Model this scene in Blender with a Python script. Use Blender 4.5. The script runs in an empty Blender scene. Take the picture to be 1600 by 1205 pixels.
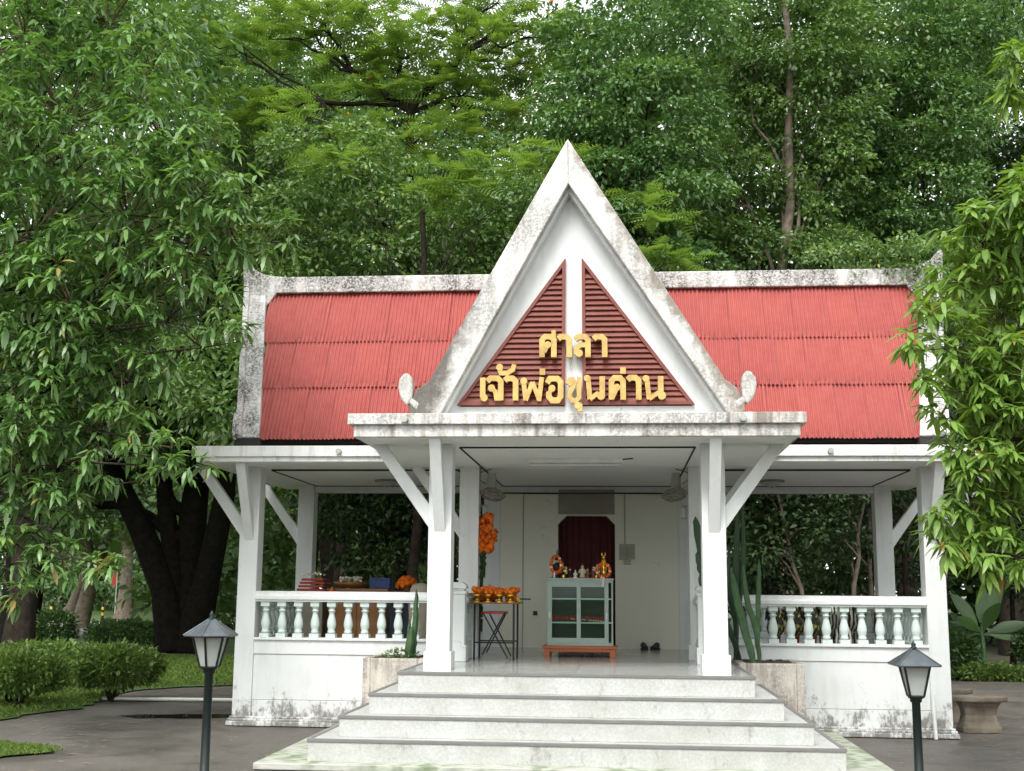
import bpy, math, random
import numpy as np
from mathutils import Vector, Matrix, Quaternion
R = math.radians
random.seed(7)
rng = np.random.default_rng(11)
scn = bpy.context.scene
col = scn.collection

# ------------------------------------------------------------------ camera
CAM = Vector((0.461, -15.039, 1.640))
YAW, PITCH, ROLL = 0.0893, 0.1667, 0.0086
_f = Vector((-math.sin(YAW)*math.cos(PITCH), math.cos(YAW)*math.cos(PITCH), math.sin(PITCH)))
_r = Vector((math.cos(YAW), math.sin(YAW), 0)); _u = _r.cross(_f)
_r, _u = math.cos(ROLL)*_r+math.sin(ROLL)*_u, -math.sin(ROLL)*_r+math.cos(ROLL)*_u
cd = bpy.data.cameras.new('camera'); cam = bpy.data.objects.new('camera', cd); col.objects.link(cam)
cam.matrix_world = Matrix(((_r.x, _u.x, -_f.x, CAM.x), (_r.y, _u.y, -_f.y, CAM.y), (_r.z, _u.z, -_f.z, CAM.z), (0, 0, 0, 1)))
cd.sensor_width = 36; cd.lens = 1908.49/1600*36; cd.clip_end = 2000; cd.clip_start = .05
scn.camera = cam
# ------------------------------------------------------------------ overcast sky and soft sun
SUN_EL, SUN_AZ = R(50), R(192)
w = bpy.data.worlds.new('World'); scn.world = w; w.use_nodes = True
nt = w.node_tree; bg = nt.nodes['Background']
sky = nt.nodes.new('ShaderNodeTexSky'); sky.sky_type = 'NISHITA'; sky.sun_disc = False
sky.sun_elevation = SUN_EL; sky.sun_rotation = SUN_AZ; sky.air_density = 1.2; sky.dust_density = 4.0; sky.ozone_density = 1.0
hs = nt.nodes.new('ShaderNodeHueSaturation'); hs.inputs['Saturation'].default_value = .10
mx = nt.nodes.new('ShaderNodeMix'); mx.data_type = 'RGBA'; mx.inputs[0].default_value = .6
mx.inputs[7].default_value = (9.6, 10.0, 10.0, 1)          # even cloud cover over the clear sky
nt.links.new(sky.outputs[0], hs.inputs['Color']); nt.links.new(hs.outputs[0], mx.inputs[6])
nt.links.new(mx.outputs[2], bg.inputs['Color']); bg.inputs['Strength'].default_value = .115
sd = bpy.data.lights.new('sun', 'SUN'); sd.energy = 1.5; sd.angle = R(22); sd.color = (1, .97, .92)
sun = bpy.data.objects.new('sun', sd); col.objects.link(sun)
_sd = Vector((math.sin(SUN_AZ)*math.cos(SUN_EL), math.cos(SUN_AZ)*math.cos(SUN_EL), math.sin(SUN_EL)))
sun.rotation_euler = (-_sd).to_track_quat('-Z', 'Y').to_euler()
scn.view_settings.view_transform = 'Standard'; scn.view_settings.look = 'None'
scn.view_settings.exposure = 1.12; scn.view_settings.gamma = 1
scn.view_settings.use_curve_mapping = False
scn.cycles.use_denoising = True; scn.cycles.use_adaptive_sampling = True; scn.cycles.adaptive_threshold = .03; scn.cycles.use_light_tree = False
scn.cycles.max_bounces = 4; scn.cycles.diffuse_bounces = 3; scn.cycles.glossy_bounces = 3
scn.cycles.transmission_bounces = 2; scn.cycles.transparent_max_bounces = 6
scn.cycles.caustics_reflective = False; scn.cycles.caustics_refractive = False
scn.cycles.sample_clamp_indirect = 6

# ------------------------------------------------------------------ materials
class NM:
    """small node-tree writer"""
    def __init__(s, name):
        s.m = bpy.data.materials.new(name); s.m.use_nodes = True; s.t = s.m.node_tree
        s.b = s.t.nodes['Principled BSDF']; s.out = s.t.nodes['Material Output']
        s.tc = s.t.nodes.new('ShaderNodeTexCoord')
    def n(s, typ, **kw):
        x = s.t.nodes.new(typ)
        for k, v in kw.items(): setattr(x, k, v)
        return x
    def l(s, a, b): s.t.links.new(a, b)
    def coord(s, scale=(1, 1, 1), kind='Object'):
        mp = s.n('ShaderNodeMapping'); mp.inputs['Scale'].default_value = scale
        s.l(s.tc.outputs[kind], mp.inputs['Vector']); return mp.outputs[0]
    def noise(s, scale, detail=6, rough=.6, sc=(1, 1, 1), kind='Object'):
        x = s.n('ShaderNodeTexNoise'); x.inputs['Scale'].default_value = scale
        x.inputs['Detail'].default_value = detail; x.inputs['Roughness'].default_value = rough
        s.l(s.coord(sc, kind), x.inputs['Vector']); return x.outputs[0]
    def ramp(s, fac, stops):
        x = s.n('ShaderNodeValToRGB'); e = x.color_ramp.elements
        while len(e) < len(stops): e.new(.5)
        for q, (p, c) in zip(e, stops):
            q.position = p; q.color = (c, c, c, 1) if isinstance(c, (int, float)) else (*c, 1)
        s.l(fac, x.inputs[0]); return x.outputs[0]
    def mix(s, fac, a, b, blend='MIX'):
        x = s.n('ShaderNodeMix', data_type='RGBA', blend_type=blend)
        for sock, val in ((x.inputs[0], fac), (x.inputs[6], a), (x.inputs[7], b)):
            if isinstance(val, bpy.types.NodeSocket): s.l(val, sock)
            elif isinstance(val, (int, float)): sock.default_value = val
            else: sock.default_value = (*val, 1)
        return x.outputs[2]
    def math(s, op, a, b=0., clamp=False):
        x = s.n('ShaderNodeMath', operation=op, use_clamp=clamp)
        for sock, val in ((x.inputs[0], a), (x.inputs[1], b)):
            if isinstance(val, bpy.types.NodeSocket): s.l(val, sock)
            else: sock.default_value = val
        return x.outputs[0]
    def z(s):
        x = s.n('ShaderNodeSeparateXYZ'); s.l(s.tc.outputs['Object'], x.inputs[0]); return x.outputs
    def bump(s, h, strength=.3, dist=.01):
        x = s.n('ShaderNodeBump'); x.inputs['Strength'].default_value = strength; x.inputs['Distance'].default_value = dist
        s.l(h, x.inputs['Height']); s.l(x.outputs[0], s.b.inputs['Normal'])
    def color(s, c):
        if isinstance(c, bpy.types.NodeSocket): s.l(c, s.b.inputs['Base Color'])
        else: s.b.inputs['Base Color'].default_value = (*c, 1)
    def set(s, **kw):
        for k, v in kw.items():
            sock = s.b.inputs[k.replace('_', ' ')]
            if isinstance(v, bpy.types.NodeSocket): s.l(v, sock)
            else: sock.default_value = v
        return s
M = {}
def simple(name, c, rough=.6, metal=0., var=.12, nscale=6., bump=.12, spec=.4, rnd=0.):
    m = NM(name)
    n = m.noise(nscale, 6)
    d = tuple(x*(1-var) for x in c); u = tuple(min(1, x*(1+var)) for x in c)
    out = m.mix(m.ramp(n, [(.3, 0), (.7, 1)]), d, u)
    if rnd:
        oi = m.n('ShaderNodeObjectInfo'); out = m.mix(m.math('MULTIPLY', oi.outputs['Random'], rnd), out, (0.02, .02, .02))
    m.color(out); m.set(Roughness=rough, Metallic=metal); m.b.inputs['Specular IOR Level'].default_value = spec
    if bump: m.bump(m.noise(nscale*9, 4), bump, .004)
    M[name] = m.m; return m.m

def white_paint(name, c=(.72, .74, .735), foot=0., streak=.0, speck=0., rough=.55, edge=False):
    """aged emulsion paint: faint blotches; optional rising damp, run-off streaks, algae specks"""
    m = NM(name); out = m.mix(m.ramp(m.noise(1.7, 5), [(.3, 0), (.75, 1)]), tuple(x*.94 for x in c), c)
    zz = m.z()[2]
    if foot:
        n = m.noise(3.2, 8, .7); n2 = m.noise(22, 6, .75, (1, 1, .45))
        h = m.math('MULTIPLY', m.math('SUBTRACT', .80, zz), .62)
        k = m.ramp(m.math('ADD', m.math('MULTIPLY', n, .95), m.math('SUBTRACT', h, .40)), [(.38, 0), (.66, 1)])
        out = m.mix(m.math('MULTIPLY', k, .42*foot), out, (.42, .36, .31))
        k2 = m.ramp(m.math('ADD', m.math('MULTIPLY', n, .55), m.math('ADD', m.math('MULTIPLY', n2, .6), m.math('MULTIPLY', h, .55))), [(.76, 0), (.86, 1)])
        out = m.mix(m.math('MULTIPLY', k2, .75*foot), out, (.10, .095, .085))
    if streak:
        s1 = m.noise(9, 5, .65, (1, 1, .10)); s2 = m.noise(2.2, 3)
        k = m.ramp(m.math('ADD', m.math('MULTIPLY', s1, .75), m.math('MULTIPLY', s2, .4)), [(.56, 0), (.72, 1)])
        out = m.mix(m.math('MULTIPLY', k, streak), out, (.16, .12, .09))
    if speck:
        fine = m.ramp(m.noise(34, 10, .8), [(.44, 0), (.54, 1)]); big = m.ramp(m.math('ADD', m.math('MULTIPLY', m.noise(1.6, 5, .6), .6), m.math('MULTIPLY', m.noise(6, 5, .6, (1, 1, .35)), .45)), [(.40, 0), (.58, 1)])
        out = m.mix(m.math('MULTIPLY', m.ramp(m.noise(2.3, 6, .65), [(.45, 0), (.75, 1)]), .40*speck), out, (.50, .44, .39))
        out = m.mix(m.math('MULTIPLY', big, .42*speck), out, (.30, .29, .27))
        out = m.mix(m.math('MULTIPLY', m.math('MULTIPLY', fine, big), speck), out, (.055, .052, .045))
    if edge:   # lichen along the outer edges of the gable boards, heavy towards the left foot
        X, Y_, Z_ = m.z(); n = m.math('MULTIPLY', m.noise(5, 7, .75), 1.1)
        eL = m.math('ADD', m.math('MULTIPLY', m.math('ADD', X, .075), -.876), m.math('MULTIPLY', m.math('SUBTRACT', Z_, 6.385), .483))
        kL = m.math('ADD', m.math('ADD', m.math('MULTIPLY', eL, 2.6), m.math('MULTIPLY', m.math('SUBTRACT', 4.9, Z_), .48)), m.math('SUBTRACT', n, .45)); kL = m.math('MULTIPLY', m.ramp(kL, [(.02, 0), (.42, 1)]), m.math('LESS_THAN', X, -.1))
        eR = m.math('ADD', m.math('MULTIPLY', m.math('ADD', X, .075), .86), m.math('MULTIPLY', m.math('SUBTRACT', Z_, 6.385), .51))
        kR = m.math('MULTIPLY', m.ramp(m.math('ADD', m.math('MULTIPLY', eR, 2.4), n), [(.36, 0), (.60, 1)]), m.math('GREATER_THAN', X, -.02))
        out = m.mix(m.math('MULTIPLY', kR, .75), out, (.16, .12, .085)); out = m.mix(m.math('MULTIPLY', kL, .85), out, (.06, .05, .038))
    vo = m.n('ShaderNodeTexVoronoi', feature='DISTANCE_TO_EDGE'); vo.inputs['Scale'].default_value = .42      # hairline cracks
    wv_ = m.n('ShaderNodeVectorMath', operation='ADD'); nz = m.n('ShaderNodeTexNoise'); nz.inputs['Scale'].default_value = 3; nz.inputs['Detail'].default_value = 5; m.l(m.coord(), nz.inputs['Vector']); m.l(nz.outputs[1], wv_.inputs[0]); m.l(m.coord(), wv_.inputs[1]); m.l(wv_.outputs[0], vo.inputs['Vector'])
    ck = m.math('MULTIPLY', m.math('LESS_THAN', vo.outputs['Distance'], .0016), m.ramp(m.noise(1.1, 3), [(.52, 0), (.58, 1)])); out = m.mix(m.math('MULTIPLY', ck, .5), out, (.16, .15, .13))
    m.color(out); m.set(Roughness=rough); m.b.inputs['Specular IOR Level'].default_value = .3
    m.bump(m.math('ADD', m.noise(60, 3), m.math('MULTIPLY', m.noise(6, 4), 1.5)), .35 if speck else .14, .004)
    M[name] = m.m; return m.m

white_paint('paint', streak=.11); white_paint('paint_wall', foot=1.0, streak=.12); white_paint('paint_planter', (.62, .57, .51), foot=1.7, streak=.95, speck=.6)
white_paint('paint_fascia', (.78, .79, .77), streak=.34); white_paint('paint_porch_fascia', (.74, .73, .70), streak=.85, speck=.55)
white_paint('barge', (.76, .76, .74), speck=.95, streak=.10, rough=.8); white_paint('barge_gable', (.77, .765, .74), speck=.50, streak=.46, rough=.8, edge=True); white_paint('finial', (.60, .59, .56), speck=.5, rough=.8)
white_paint('mint', (.60, .69, .66), rough=.45); white_paint('inner_wall', (.76, .75, .645)); simple('fitting', (.34, .35, .28), .5); white_paint('ceiling_paint', (.80, .81, .78))
simple('maroon', (.185, .052, .038), .5, var=.15); simple('maroon_dark', (.075, .012, .016), .75); simple('gap', (.02, .018, .016), .9)
simple('gold', (.50, .33, .11), .42, .2, var=.28, nscale=9, bump=.05); simple('brass', (.75, .42, .06), .25, .9, var=.1, bump=0)
simple('board', (.26, .24, .19), .8); simple('nosing', (.17, .165, .16), .5); simple('steel_dark', (.02, .022, .022), .4, .3)
simple('lamp_green', (.008, .014, .013), .38, .1); simple('lamp_roof', (.10, .115, .125), .35, .5, var=.35)
simple('cab_green', (.33, .41, .36), .42, var=.06); simple('orange_wood', (.42, .12, .04), .5); simple('wood_brown', (.20, .095, .03), .55, var=.3)
simple('orange', (.85, .17, .012), .7, var=.25, nscale=40, spec=.2, rnd=.25); simple('red_flower', (.62, .05, .03), .7, var=.2, nscale=40)
simple('white_flower', (.75, .72, .66), .7); simple('yellow_flower', (.70, .46, .04), .7); simple('leaf_dark', (.02, .05, .015), .6)
simple('blue', (.02, .045, .14), .6); simple('navy', (.008, .012, .03), .6); simple('black', (.012, .012, .012), .5); simple('red', (.35, .03, .02), .5)
simple('white_plastic', (.72, .73, .70), .4, bump=0); simple('grey_plastic', (.40, .41, .38), .5); simple('cream', (.60, .54, .42), .6)
simple('stone', (.15, .125, .095), .9, var=.4, nscale=5, bump=.5); simple('stone_grey', (.30, .30, .28), .9, var=.35, nscale=4, bump=.5)
simple('bark', (.030, .024, .019), .95, var=.5, nscale=7, bump=.8, spec=.1); simple('bark_pale', (.14, .115, .09), .95, var=.4, nscale=7, bump=.8, spec=.1)
simple('bark_black', (.011, .0095, .008), .95, var=.5, nscale=7, bump=.8, spec=.1); simple('twig', (.12, .095, .06), .9, var=.3, spec=.1); simple('soil', (.06, .045, .03), 1., var=.4, bump=.6)
simple('cactus', (.055, .115, .045), .55, var=.3, nscale=9); simple('cactus_tip', (.17, .28, .07), .55); simple('cactus_pad', (.03, .065, .03), .6)
simple('rubber', (.02, .02, .022), .7); simple('asphalt_far', (.30, .28, .25), .9)

# corrugated roof sheet: matt red paint, dark run marks that start at the bolt line, per-sheet tone
m = NM('roof_red'); oi = m.n('ShaderNodeObjectInfo')
c = m.mix(m.ramp(m.noise(2.5, 6), [(.3, 0), (.7, 1)]), (.30, .052, .043), (.365, .078, .062))
c = m.mix(m.math('MULTIPLY', oi.outputs['Random'], .35), c, (.27, .05, .05))
s = m.noise(11, 6, .7, (1, .25, 1)); c = m.mix(m.math('MULTIPLY', m.ramp(s, [(.66, 0), (.76, 1)]), .5), c, (.13, .035, .03))
c = m.mix(m.math('MULTIPLY', m.ramp(m.noise(30, 5), [(.68, 0), (.75, 1)]), .5), c, (.60, .22, .19))
yy = m.z()[1]; edge = m.ramp(yy, [(.0, 1), (.20, 0)]); sm = m.ramp(m.noise(26, 5, .7, (1, .22, 1)), [(.52, 0), (.64, 1)])
c = m.mix(m.math('MULTIPLY', m.math('MULTIPLY', edge, sm), .8), c, (.07, .025, .022))
c = m.mix(m.math('MULTIPLY', m.ramp(m.noise(1.6, 5, .6), [(.45, 0), (.75, 1)]), .35), c, (.50, .15, .13))
m.color(c); m.set(Roughness=.62); m.bump(m.noise(50, 4), .15, .003); M['roof_red'] = m.m
# terrazzo of the steps
m = NM('terrazzo'); v = m.n('ShaderNodeTexVoronoi'); v.inputs['Scale'].default_value = 60; m.l(m.coord(), v.inputs['Vector'])
c = m.mix(m.ramp(v.outputs['Color'], [(.3, 0), (.8, 1)]), (.42, .43, .41), (.50, .51, .49))
c = m.mix(m.math('MULTIPLY', m.ramp(m.noise(1.5, 7, .7), [(.40, 0), (.66, 1)]), .6), c, (.31, .305, .27))
c = m.mix(m.math('MULTIPLY', m.ramp(m.noise(6, 7, .75, (1, 1, .5)), [(.57, 0), (.70, 1)]), .7), c, (.14, .135, .11))
m.color(c); m.set(Roughness=.62); m.bump(m.noise(40, 5), .2, .003); M['terrazzo'] = m.m
m = NM('floor_polish'); c = m.mix(m.ramp(m.noise(1.3, 6), [(.3, 0), (.7, 1)]), (.40, .41, .39), (.50, .51, .49))
c = m.mix(m.math('MULTIPLY', m.ramp(m.noise(80, 2), [(.45, 0), (.6, 1)]), .25), c, (.25, .25, .24))
m.color(c); m.set(Roughness=.16); M['floor_polish'] = m.m
# mossy apron with wavy relief
m = NM('apron'); wv = m.n('ShaderNodeTexWave'); wv.inputs['Scale'].default_value = 3.4; wv.inputs['Distortion'].default_value = 9; wv.inputs['Detail'].default_value = 3
wv.inputs['Detail Scale'].default_value = 1.3; m.l(m.coord((.35, 1.6, 1)), wv.inputs['Vector'])
k = m.ramp(wv.outputs[0], [(.35, 0), (.75, 1)]); g = m.ramp(m.noise(2.0, 5), [(.38, 0), (.6, 1)])
c = m.mix(k, (.12, .17, .07), (.36, .40, .30)); c = m.mix(m.math('MULTIPLY', g, .8), (.42, .42, .38), c)
m.color(c); m.set(Roughness=.6); m.bump(wv.outputs[0], .4, .02); M['apron'] = m.m
# damp asphalt
m = NM('asphalt'); big = m.noise(.55, 7, .65); fine = m.noise(26, 6, .7)
c = m.mix(m.ramp(big, [(.33, 0), (.68, 1)]), (.050, .045, .038), (.115, .102, .087)); c = m.mix(m.math('MULTIPLY', m.ramp(fine, [(.35, 0), (.7, 1)]), .35), c, (.15, .135, .115))
c = m.mix(m.math('MULTIPLY', m.ramp(m.noise(2.2, 8, .75), [(.62, 0), (.7, 1)]), .5), c, (.05, .065, .03))
c = m.mix(m.math('MULTIPLY', m.ramp(m.noise(70, 3, .6), [(.60, 0), (.68, 1)]), .55), c, (.24, .22, .19)); c = m.mix(m.math('MULTIPLY', m.ramp(m.noise(1.3, 9, .75), [(.36, 1), (.46, 0)]), .55), c, (.028, .024, .019))
lf = m.n('ShaderNodeTexVoronoi'); lf.inputs['Scale'].default_value = 5; m.l(m.coord(), lf.inputs['Vector'])
c = m.mix(m.math('MULTIPLY', m.math('LESS_THAN', lf.outputs['Distance'], .09), .7), c, (.34, .31, .25))
m.color(c); m.set(Roughness=m.ramp(big, [(.35, .38), (.62, .8)])); m.bump(m.math('ADD', fine, m.math('MULTIPLY', m.noise(3, 5), 2)), .5, .008); M['asphalt'] = m.m
m = NM('puddle'); m.color((.02, .018, .015)); m.set(Roughness=.03); M['puddle'] = m.m
m = NM('earth'); c = m.mix(m.ramp(m.noise(.8, 8, .7), [(.35, 0), (.65, 1)]), (.035, .027, .018), (.06, .07, .025)); c = m.mix(m.math('MULTIPLY', m.ramp(m.noise(9, 6, .8), [(.55, 0), (.62, 1)]), .6), c, (.12, .09, .06))
m.color(c); m.set(Roughness=.95); m.bump(m.noise(9, 8, .8), .8, .05); M['earth'] = m.m
m = NM('grass_ground'); c = m.mix(m.ramp(m.noise(.7, 8, .7), [(.35, 0), (.65, 1)]), (.045, .09, .02), (.10, .17, .035)); c = m.mix(m.ramp(m.noise(14, 6, .8), [(.4, 0), (.65, 1)]), c, (.07, .12, .025))
m.color(c); m.set(Roughness=.95); m.bump(m.noise(30, 6, .8), .8, .04); M['grass_ground'] = m.m
# glass of lamps and cabinet
m = NM('lamp_glass'); m.color(m.mix(m.ramp(m.noise(3, 5), [(.35, 0), (.7, 1)]), (.55, .60, .55), (.70, .73, .68))); m.set(Roughness=.35, Transmission_Weight=.45, Alpha=1.0); M['lamp_glass'] = m.m
m = NM('cab_glass'); tr = m.n('ShaderNodeBsdfTransparent'); tr.inputs[0].default_value = (.80, .92, .86, 1); gl = m.n('ShaderNodeBsdfGlossy'); gl.inputs['Roughness'].default_value = .03
ms = m.n('ShaderNodeMixShader'); ms.inputs[0].default_value = .025; m.l(tr.outputs[0], ms.inputs[1]); m.l(gl.outputs[0], ms.inputs[2]); m.l(ms.outputs[0], m.out.inputs['Surface']); M['cab_glass'] = m.m

def foliage(name, dark, light, trans=.32, rough=.42, spec=.5, yellow=None):
    m = NM(name); at = m.n('ShaderNodeAttribute', attribute_name='tint'); oi = m.n('ShaderNodeObjectInfo')
    f = m.math('ADD', at.outputs['Fac'], m.math('MULTIPLY', oi.outputs['Random'], .0))
    stops = [(0., dark), (1., light)]
    if yellow: stops = [(0., dark), (.90, light), (.975, yellow), (1., (.34, .24, .07))]
    c = m.ramp(f, stops); m.color(c); m.set(Roughness=rough); m.b.inputs['Specular IOR Level'].default_value = spec
    tr = m.n('ShaderNodeBsdfTranslucent'); m.l(m.mix(1., c, (1., 1.0, .45), 'MULTIPLY'), tr.inputs['Color'])
    ms = m.n('ShaderNodeMixShader'); ms.inputs[0].default_value = trans
    m.l(m.b.outputs[0], ms.inputs[1]); m.l(tr.outputs[0], ms.inputs[2]); m.l(ms.outputs[0], m.out.inputs['Surface'])
    M[name] = m.m
foliage('leaf_left', (.075, .175, .048), (.200, .350, .105), .37, .38, .8, (.32, .42, .11))
foliage('leaf_right', (.135, .245, .045), (.270, .430, .095), .45, .40, .6, (.40, .48, .10))
foliage('leaf_ficus', (.070, .158, .052), (.175, .310, .095), .36, .45, .7, (.27, .39, .11))
foliage('leaf_olive', (.075, .152, .044), (.185, .305, .085), .36, .45, .7, (.32, .42, .10))
foliage('leaf_deep', (.045, .100, .034), (.110, .195, .060), .34, .48, .5)
foliage('leaf_deep_shaded', (.018, .042, .015), (.055, .096, .030), .22, .5, .35)  # deep leaf green darkened: the understorey's shade is put into the colour
foliage('leaf_flame', (.12, .215, .052), (.25, .38, .10), .46, .6, .3, (.34, .42, .12))
foliage('leaf_hedge', (.075, .14, .034), (.19, .29, .065), .34, .48, .5, (.34, .41, .08))
foliage('leaf_far', (.075, .14, .055), (.16, .26, .095), .34, .6, .3)
foliage('grass', (.08, .135, .03), (.19, .28, .065), .38, .6, .2)
foliage('banana', (.045, .11, .035), (.10, .185, .055), .35, .4, .5)

# ------------------------------------------------------------------ mesh helpers
ORG = {}
def link(o, parent=None, org=(0, 0, 0)):
    col.objects.link(o)
    if parent is not None: o.parent = parent
    ORG[o] = Vector(org); return o
def tag(o, label=None, cat=None, group=None, kind=None):
    for k, v in (('label', label), ('category', cat), ('group', group), ('kind', kind)):
        if v: o[k] = v
    return o
def thing(name, label, cat, loc=(0, 0, 0), group=None):
    o = bpy.data.objects.new(name, None); o.empty_display_size = .2; o.location = loc
    return tag(link(o, None, loc), label, cat, group)
class MB:
    def __init__(s): s.v = []; s.f = []; s.sm = []
    def add(s, vs, fs, smooth=False):
        b = len(s.v); s.v += [tuple(p) for p in vs]; s.f += [tuple(b+i for i in q) for q in fs]; s.sm += [smooth]*len(fs); return s
    def box(s, x0, x1, y0, y1, z0, z1):
        return s.add([(x0, y0, z0), (x1, y0, z0), (x1, y1, z0), (x0, y1, z0), (x0, y0, z1), (x1, y0, z1), (x1, y1, z1), (x0, y1, z1)],
                     [(0, 3, 2, 1), (4, 5, 6, 7), (0, 1, 5, 4), (1, 2, 6, 5), (2, 3, 7, 6), (3, 0, 4, 7)])
    def cbox(s, c, d, mat=None):
        v = [Vector((i*d[0]/2, j*d[1]/2, k*d[2]/2)) for k in (-1, 1) for i, j in ((-1, -1), (1, -1), (1, 1), (-1, 1))]
        v = [(mat @ p if mat else p)+Vector(c) for p in v]
        return s.add(v, [(0, 3, 2, 1), (4, 5, 6, 7), (0, 1, 5, 4), (1, 2, 6, 5), (2, 3, 7, 6), (3, 0, 4, 7)])
    def prism(s, poly, a0, a1, axis='y'):
        """polygon in the plane across axis, extruded from a0 to a1"""
        n = len(poly)
        def P(u, v, a): return {'y': (u, a, v), 'x': (a, u, v), 'z': (u, v, a)}[axis]
        vs = [P(u, v, a0) for u, v in poly]+[P(u, v, a1) for u, v in poly]
        fs = [tuple(range(n))[::-1], tuple(range(n, 2*n))]+[(i, (i+1) % n, (i+1) % n+n, i+n) for i in range(n)]
        return s.add(vs, fs)
    def hexa(s, a, b):
        """two quads a and b (4 points each) joined into a solid"""
        return s.add(list(a)+list(b), [(3, 2, 1, 0), (4, 5, 6, 7), (0, 1, 5, 4), (1, 2, 6, 5), (2, 3, 7, 6), (3, 0, 4, 7)])
    def tube(s, path, rad, n=8, smooth=True, cap=True):
        path = [Vector(p) for p in path]; k = len(path)
        if isinstance(rad, (int, float)): rad = [rad]*k
        vs = []; ref = None
        for i, p in enumerate(path):
            t = (path[min(i+1, k-1)]-path[max(i-1, 0)]); t = t.normalized() if t.length > 1e-9 else Vector((0, 0, 1))
            if ref is None: ref = Vector((1, 0, 0)) if abs(t.x) < .8 else Vector((0, 1, 0))
            a = (ref-t*ref.dot(t)).normalized(); b = t.cross(a); ref = a
            vs += [p+(a*math.cos(2*math.pi*j/n)+b*math.sin(2*math.pi*j/n))*rad[i] for j in range(n)]
        fs = [(i*n+j, i*n+(j+1) % n, (i+1)*n+(j+1) % n, (i+1)*n+j) for i in range(k-1) for j in range(n)]
        s.add(vs, fs, smooth)
        if cap: s.add(vs[:n], [tuple(range(n))[::-1]]); s.add(vs[-n:], [tuple(range(n))])
        return s
    def lathe(s, prof, c=(0, 0, 0), n=16, smooth=True, phase=0.):
        vs = [(c[0]+r*math.cos(2*math.pi*j/n+phase), c[1]+r*math.sin(2*math.pi*j/n+phase), c[2]+z) for r, z in prof for j in range(n)]
        k = len(prof); fs = [(i*n+j, i*n+(j+1) % n, (i+1)*n+(j+1) % n, (i+1)*n+j) for i in range(k-1) for j in range(n)]
        s.add(vs, fs, smooth); s.add(vs[:n], [tuple(range(n))[::-1]]); s.add(vs[-n:], [tuple(range(n))]); return s
    def ball(s, c, r, n=10, k=6, jit=0.):
        r = (r, r, r) if isinstance(r, (int, float)) else r
        vs = []
        for i in range(k+1):
            th = math.pi*i/k
            for j in range(n):
                q = 1+random.uniform(-jit, jit); ph = 2*math.pi*j/n
                vs.append((c[0]+q*r[0]*math.sin(th)*math.cos(ph), c[1]+q*r[1]*math.sin(th)*math.sin(ph), c[2]-q*r[2]*math.cos(th)))
        return s.add(vs, [(i*n+j, i*n+(j+1) % n, (i+1)*n+(j+1) % n, (i+1)*n+j) for i in range(k) for j in range(n)], True)
    def mesh(s, name, mat, org=(0, 0, 0)):
        me = bpy.data.meshes.new(name); o = Vector(org)
        me.from_pydata([Vector(p)-o for p in s.v], [], s.f)
        me.polygons.foreach_set('use_smooth', s.sm)
        for mm in (mat if isinstance(mat, (list, tuple)) else [mat]): me.materials.append(M[mm])
        me.update(); return me
    def build(s, name, mat, parent=None, bevel=0., org=None):
        """one mesh object; points are given in world space"""
        org = ORG[parent] if parent is not None else Vector(org or (0, 0, 0))
        o = bpy.data.objects.new(name, s.mesh(name, mat, org))
        if parent is None: o.location = org
        link(o, parent, org)
        if bevel:
            b = o.modifiers.new('bevel', 'BEVEL'); b.width = bevel; b.segments = 2; b.limit_method = 'ANGLE'; b.angle_limit = R(40)
        return o
def inst(name, me, parent, loc, rot=(0, 0, 0), scale=(1, 1, 1)):
    """a further piece that shares its mesh; loc in world space"""
    o = bpy.data.objects.new(name, me); o.location = Vector(loc)-(ORG[parent] if parent is not None else Vector())
    if isinstance(rot, Quaternion): o.rotation_mode = 'QUATERNION'; o.rotation_quaternion = rot
    else: o.rotation_euler = rot
    o.scale = scale
    return link(o, parent, loc)
def np_mesh(name, V, T, mat, tint=None, org=(0, 0, 0), smooth=False):
    me = bpy.data.meshes.new(name); V = np.asarray(V, np.float32)-np.array(org, np.float32); T = np.asarray(T, np.int32)
    me.vertices.add(len(V)); me.vertices.foreach_set('co', V.ravel())
    me.loops.add(T.size); me.loops.foreach_set('vertex_index', T.ravel())
    me.polygons.add(len(T)); me.polygons.foreach_set('loop_start', np.arange(len(T), dtype=np.int32)*T.shape[1])
    if tint is not None:
        a = me.attributes.new('tint', 'FLOAT', 'FACE'); a.data.foreach_set('value', np.asarray(tint, np.float32))
    if smooth: me.polygons.foreach_set('use_smooth', np.ones(len(T), bool))
    me.materials.append(M[mat]); me.update(calc_edges=True); return me
def np_obj(name, me, parent=None, org=(0, 0, 0)):
    o = bpy.data.objects.new(name, me)
    if parent is None: o.location = org
    return link(o, parent, org)
# ================================================================== ground and setting
def sheet(name, poly, z, mat, kind='structure', label=None):
    b = MB(); n = len(poly); b.add([(x, y, z) for x, y in poly], [tuple(range(n))])
    return tag(b.build(name, mat), label, None, None, kind)
b = MB(); b.add([(-600, -300, -.02), (600, -300, -.02), (600, 900, -.02), (-600, 900, -.02)], [(0, 1, 2, 3)])
tag(b.build('ground', 'earth'), kind='structure')
sheet('pavement', [(-22, -22), (16, -22), (16, 7.5), (10.5, 9.2), (7.8, 9.9), (4.5, 9.4), (0, 7.5), (-4.5, 6.6), (-6.3, 6.1), (-7.9, 6.2), (-22, 5)], -.008, 'asphalt')
def wobble(pts, amp, n=5):
    out = []
    for i, (x, y) in enumerate(pts):
        x2, y2 = pts[(i+1) % len(pts)]
        for k in range(n):
            t = k/n; out.append((x+(x2-x)*t+random.uniform(-amp, amp), y+(y2-y)*t+random.uniform(-amp, amp)))
    return out
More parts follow.
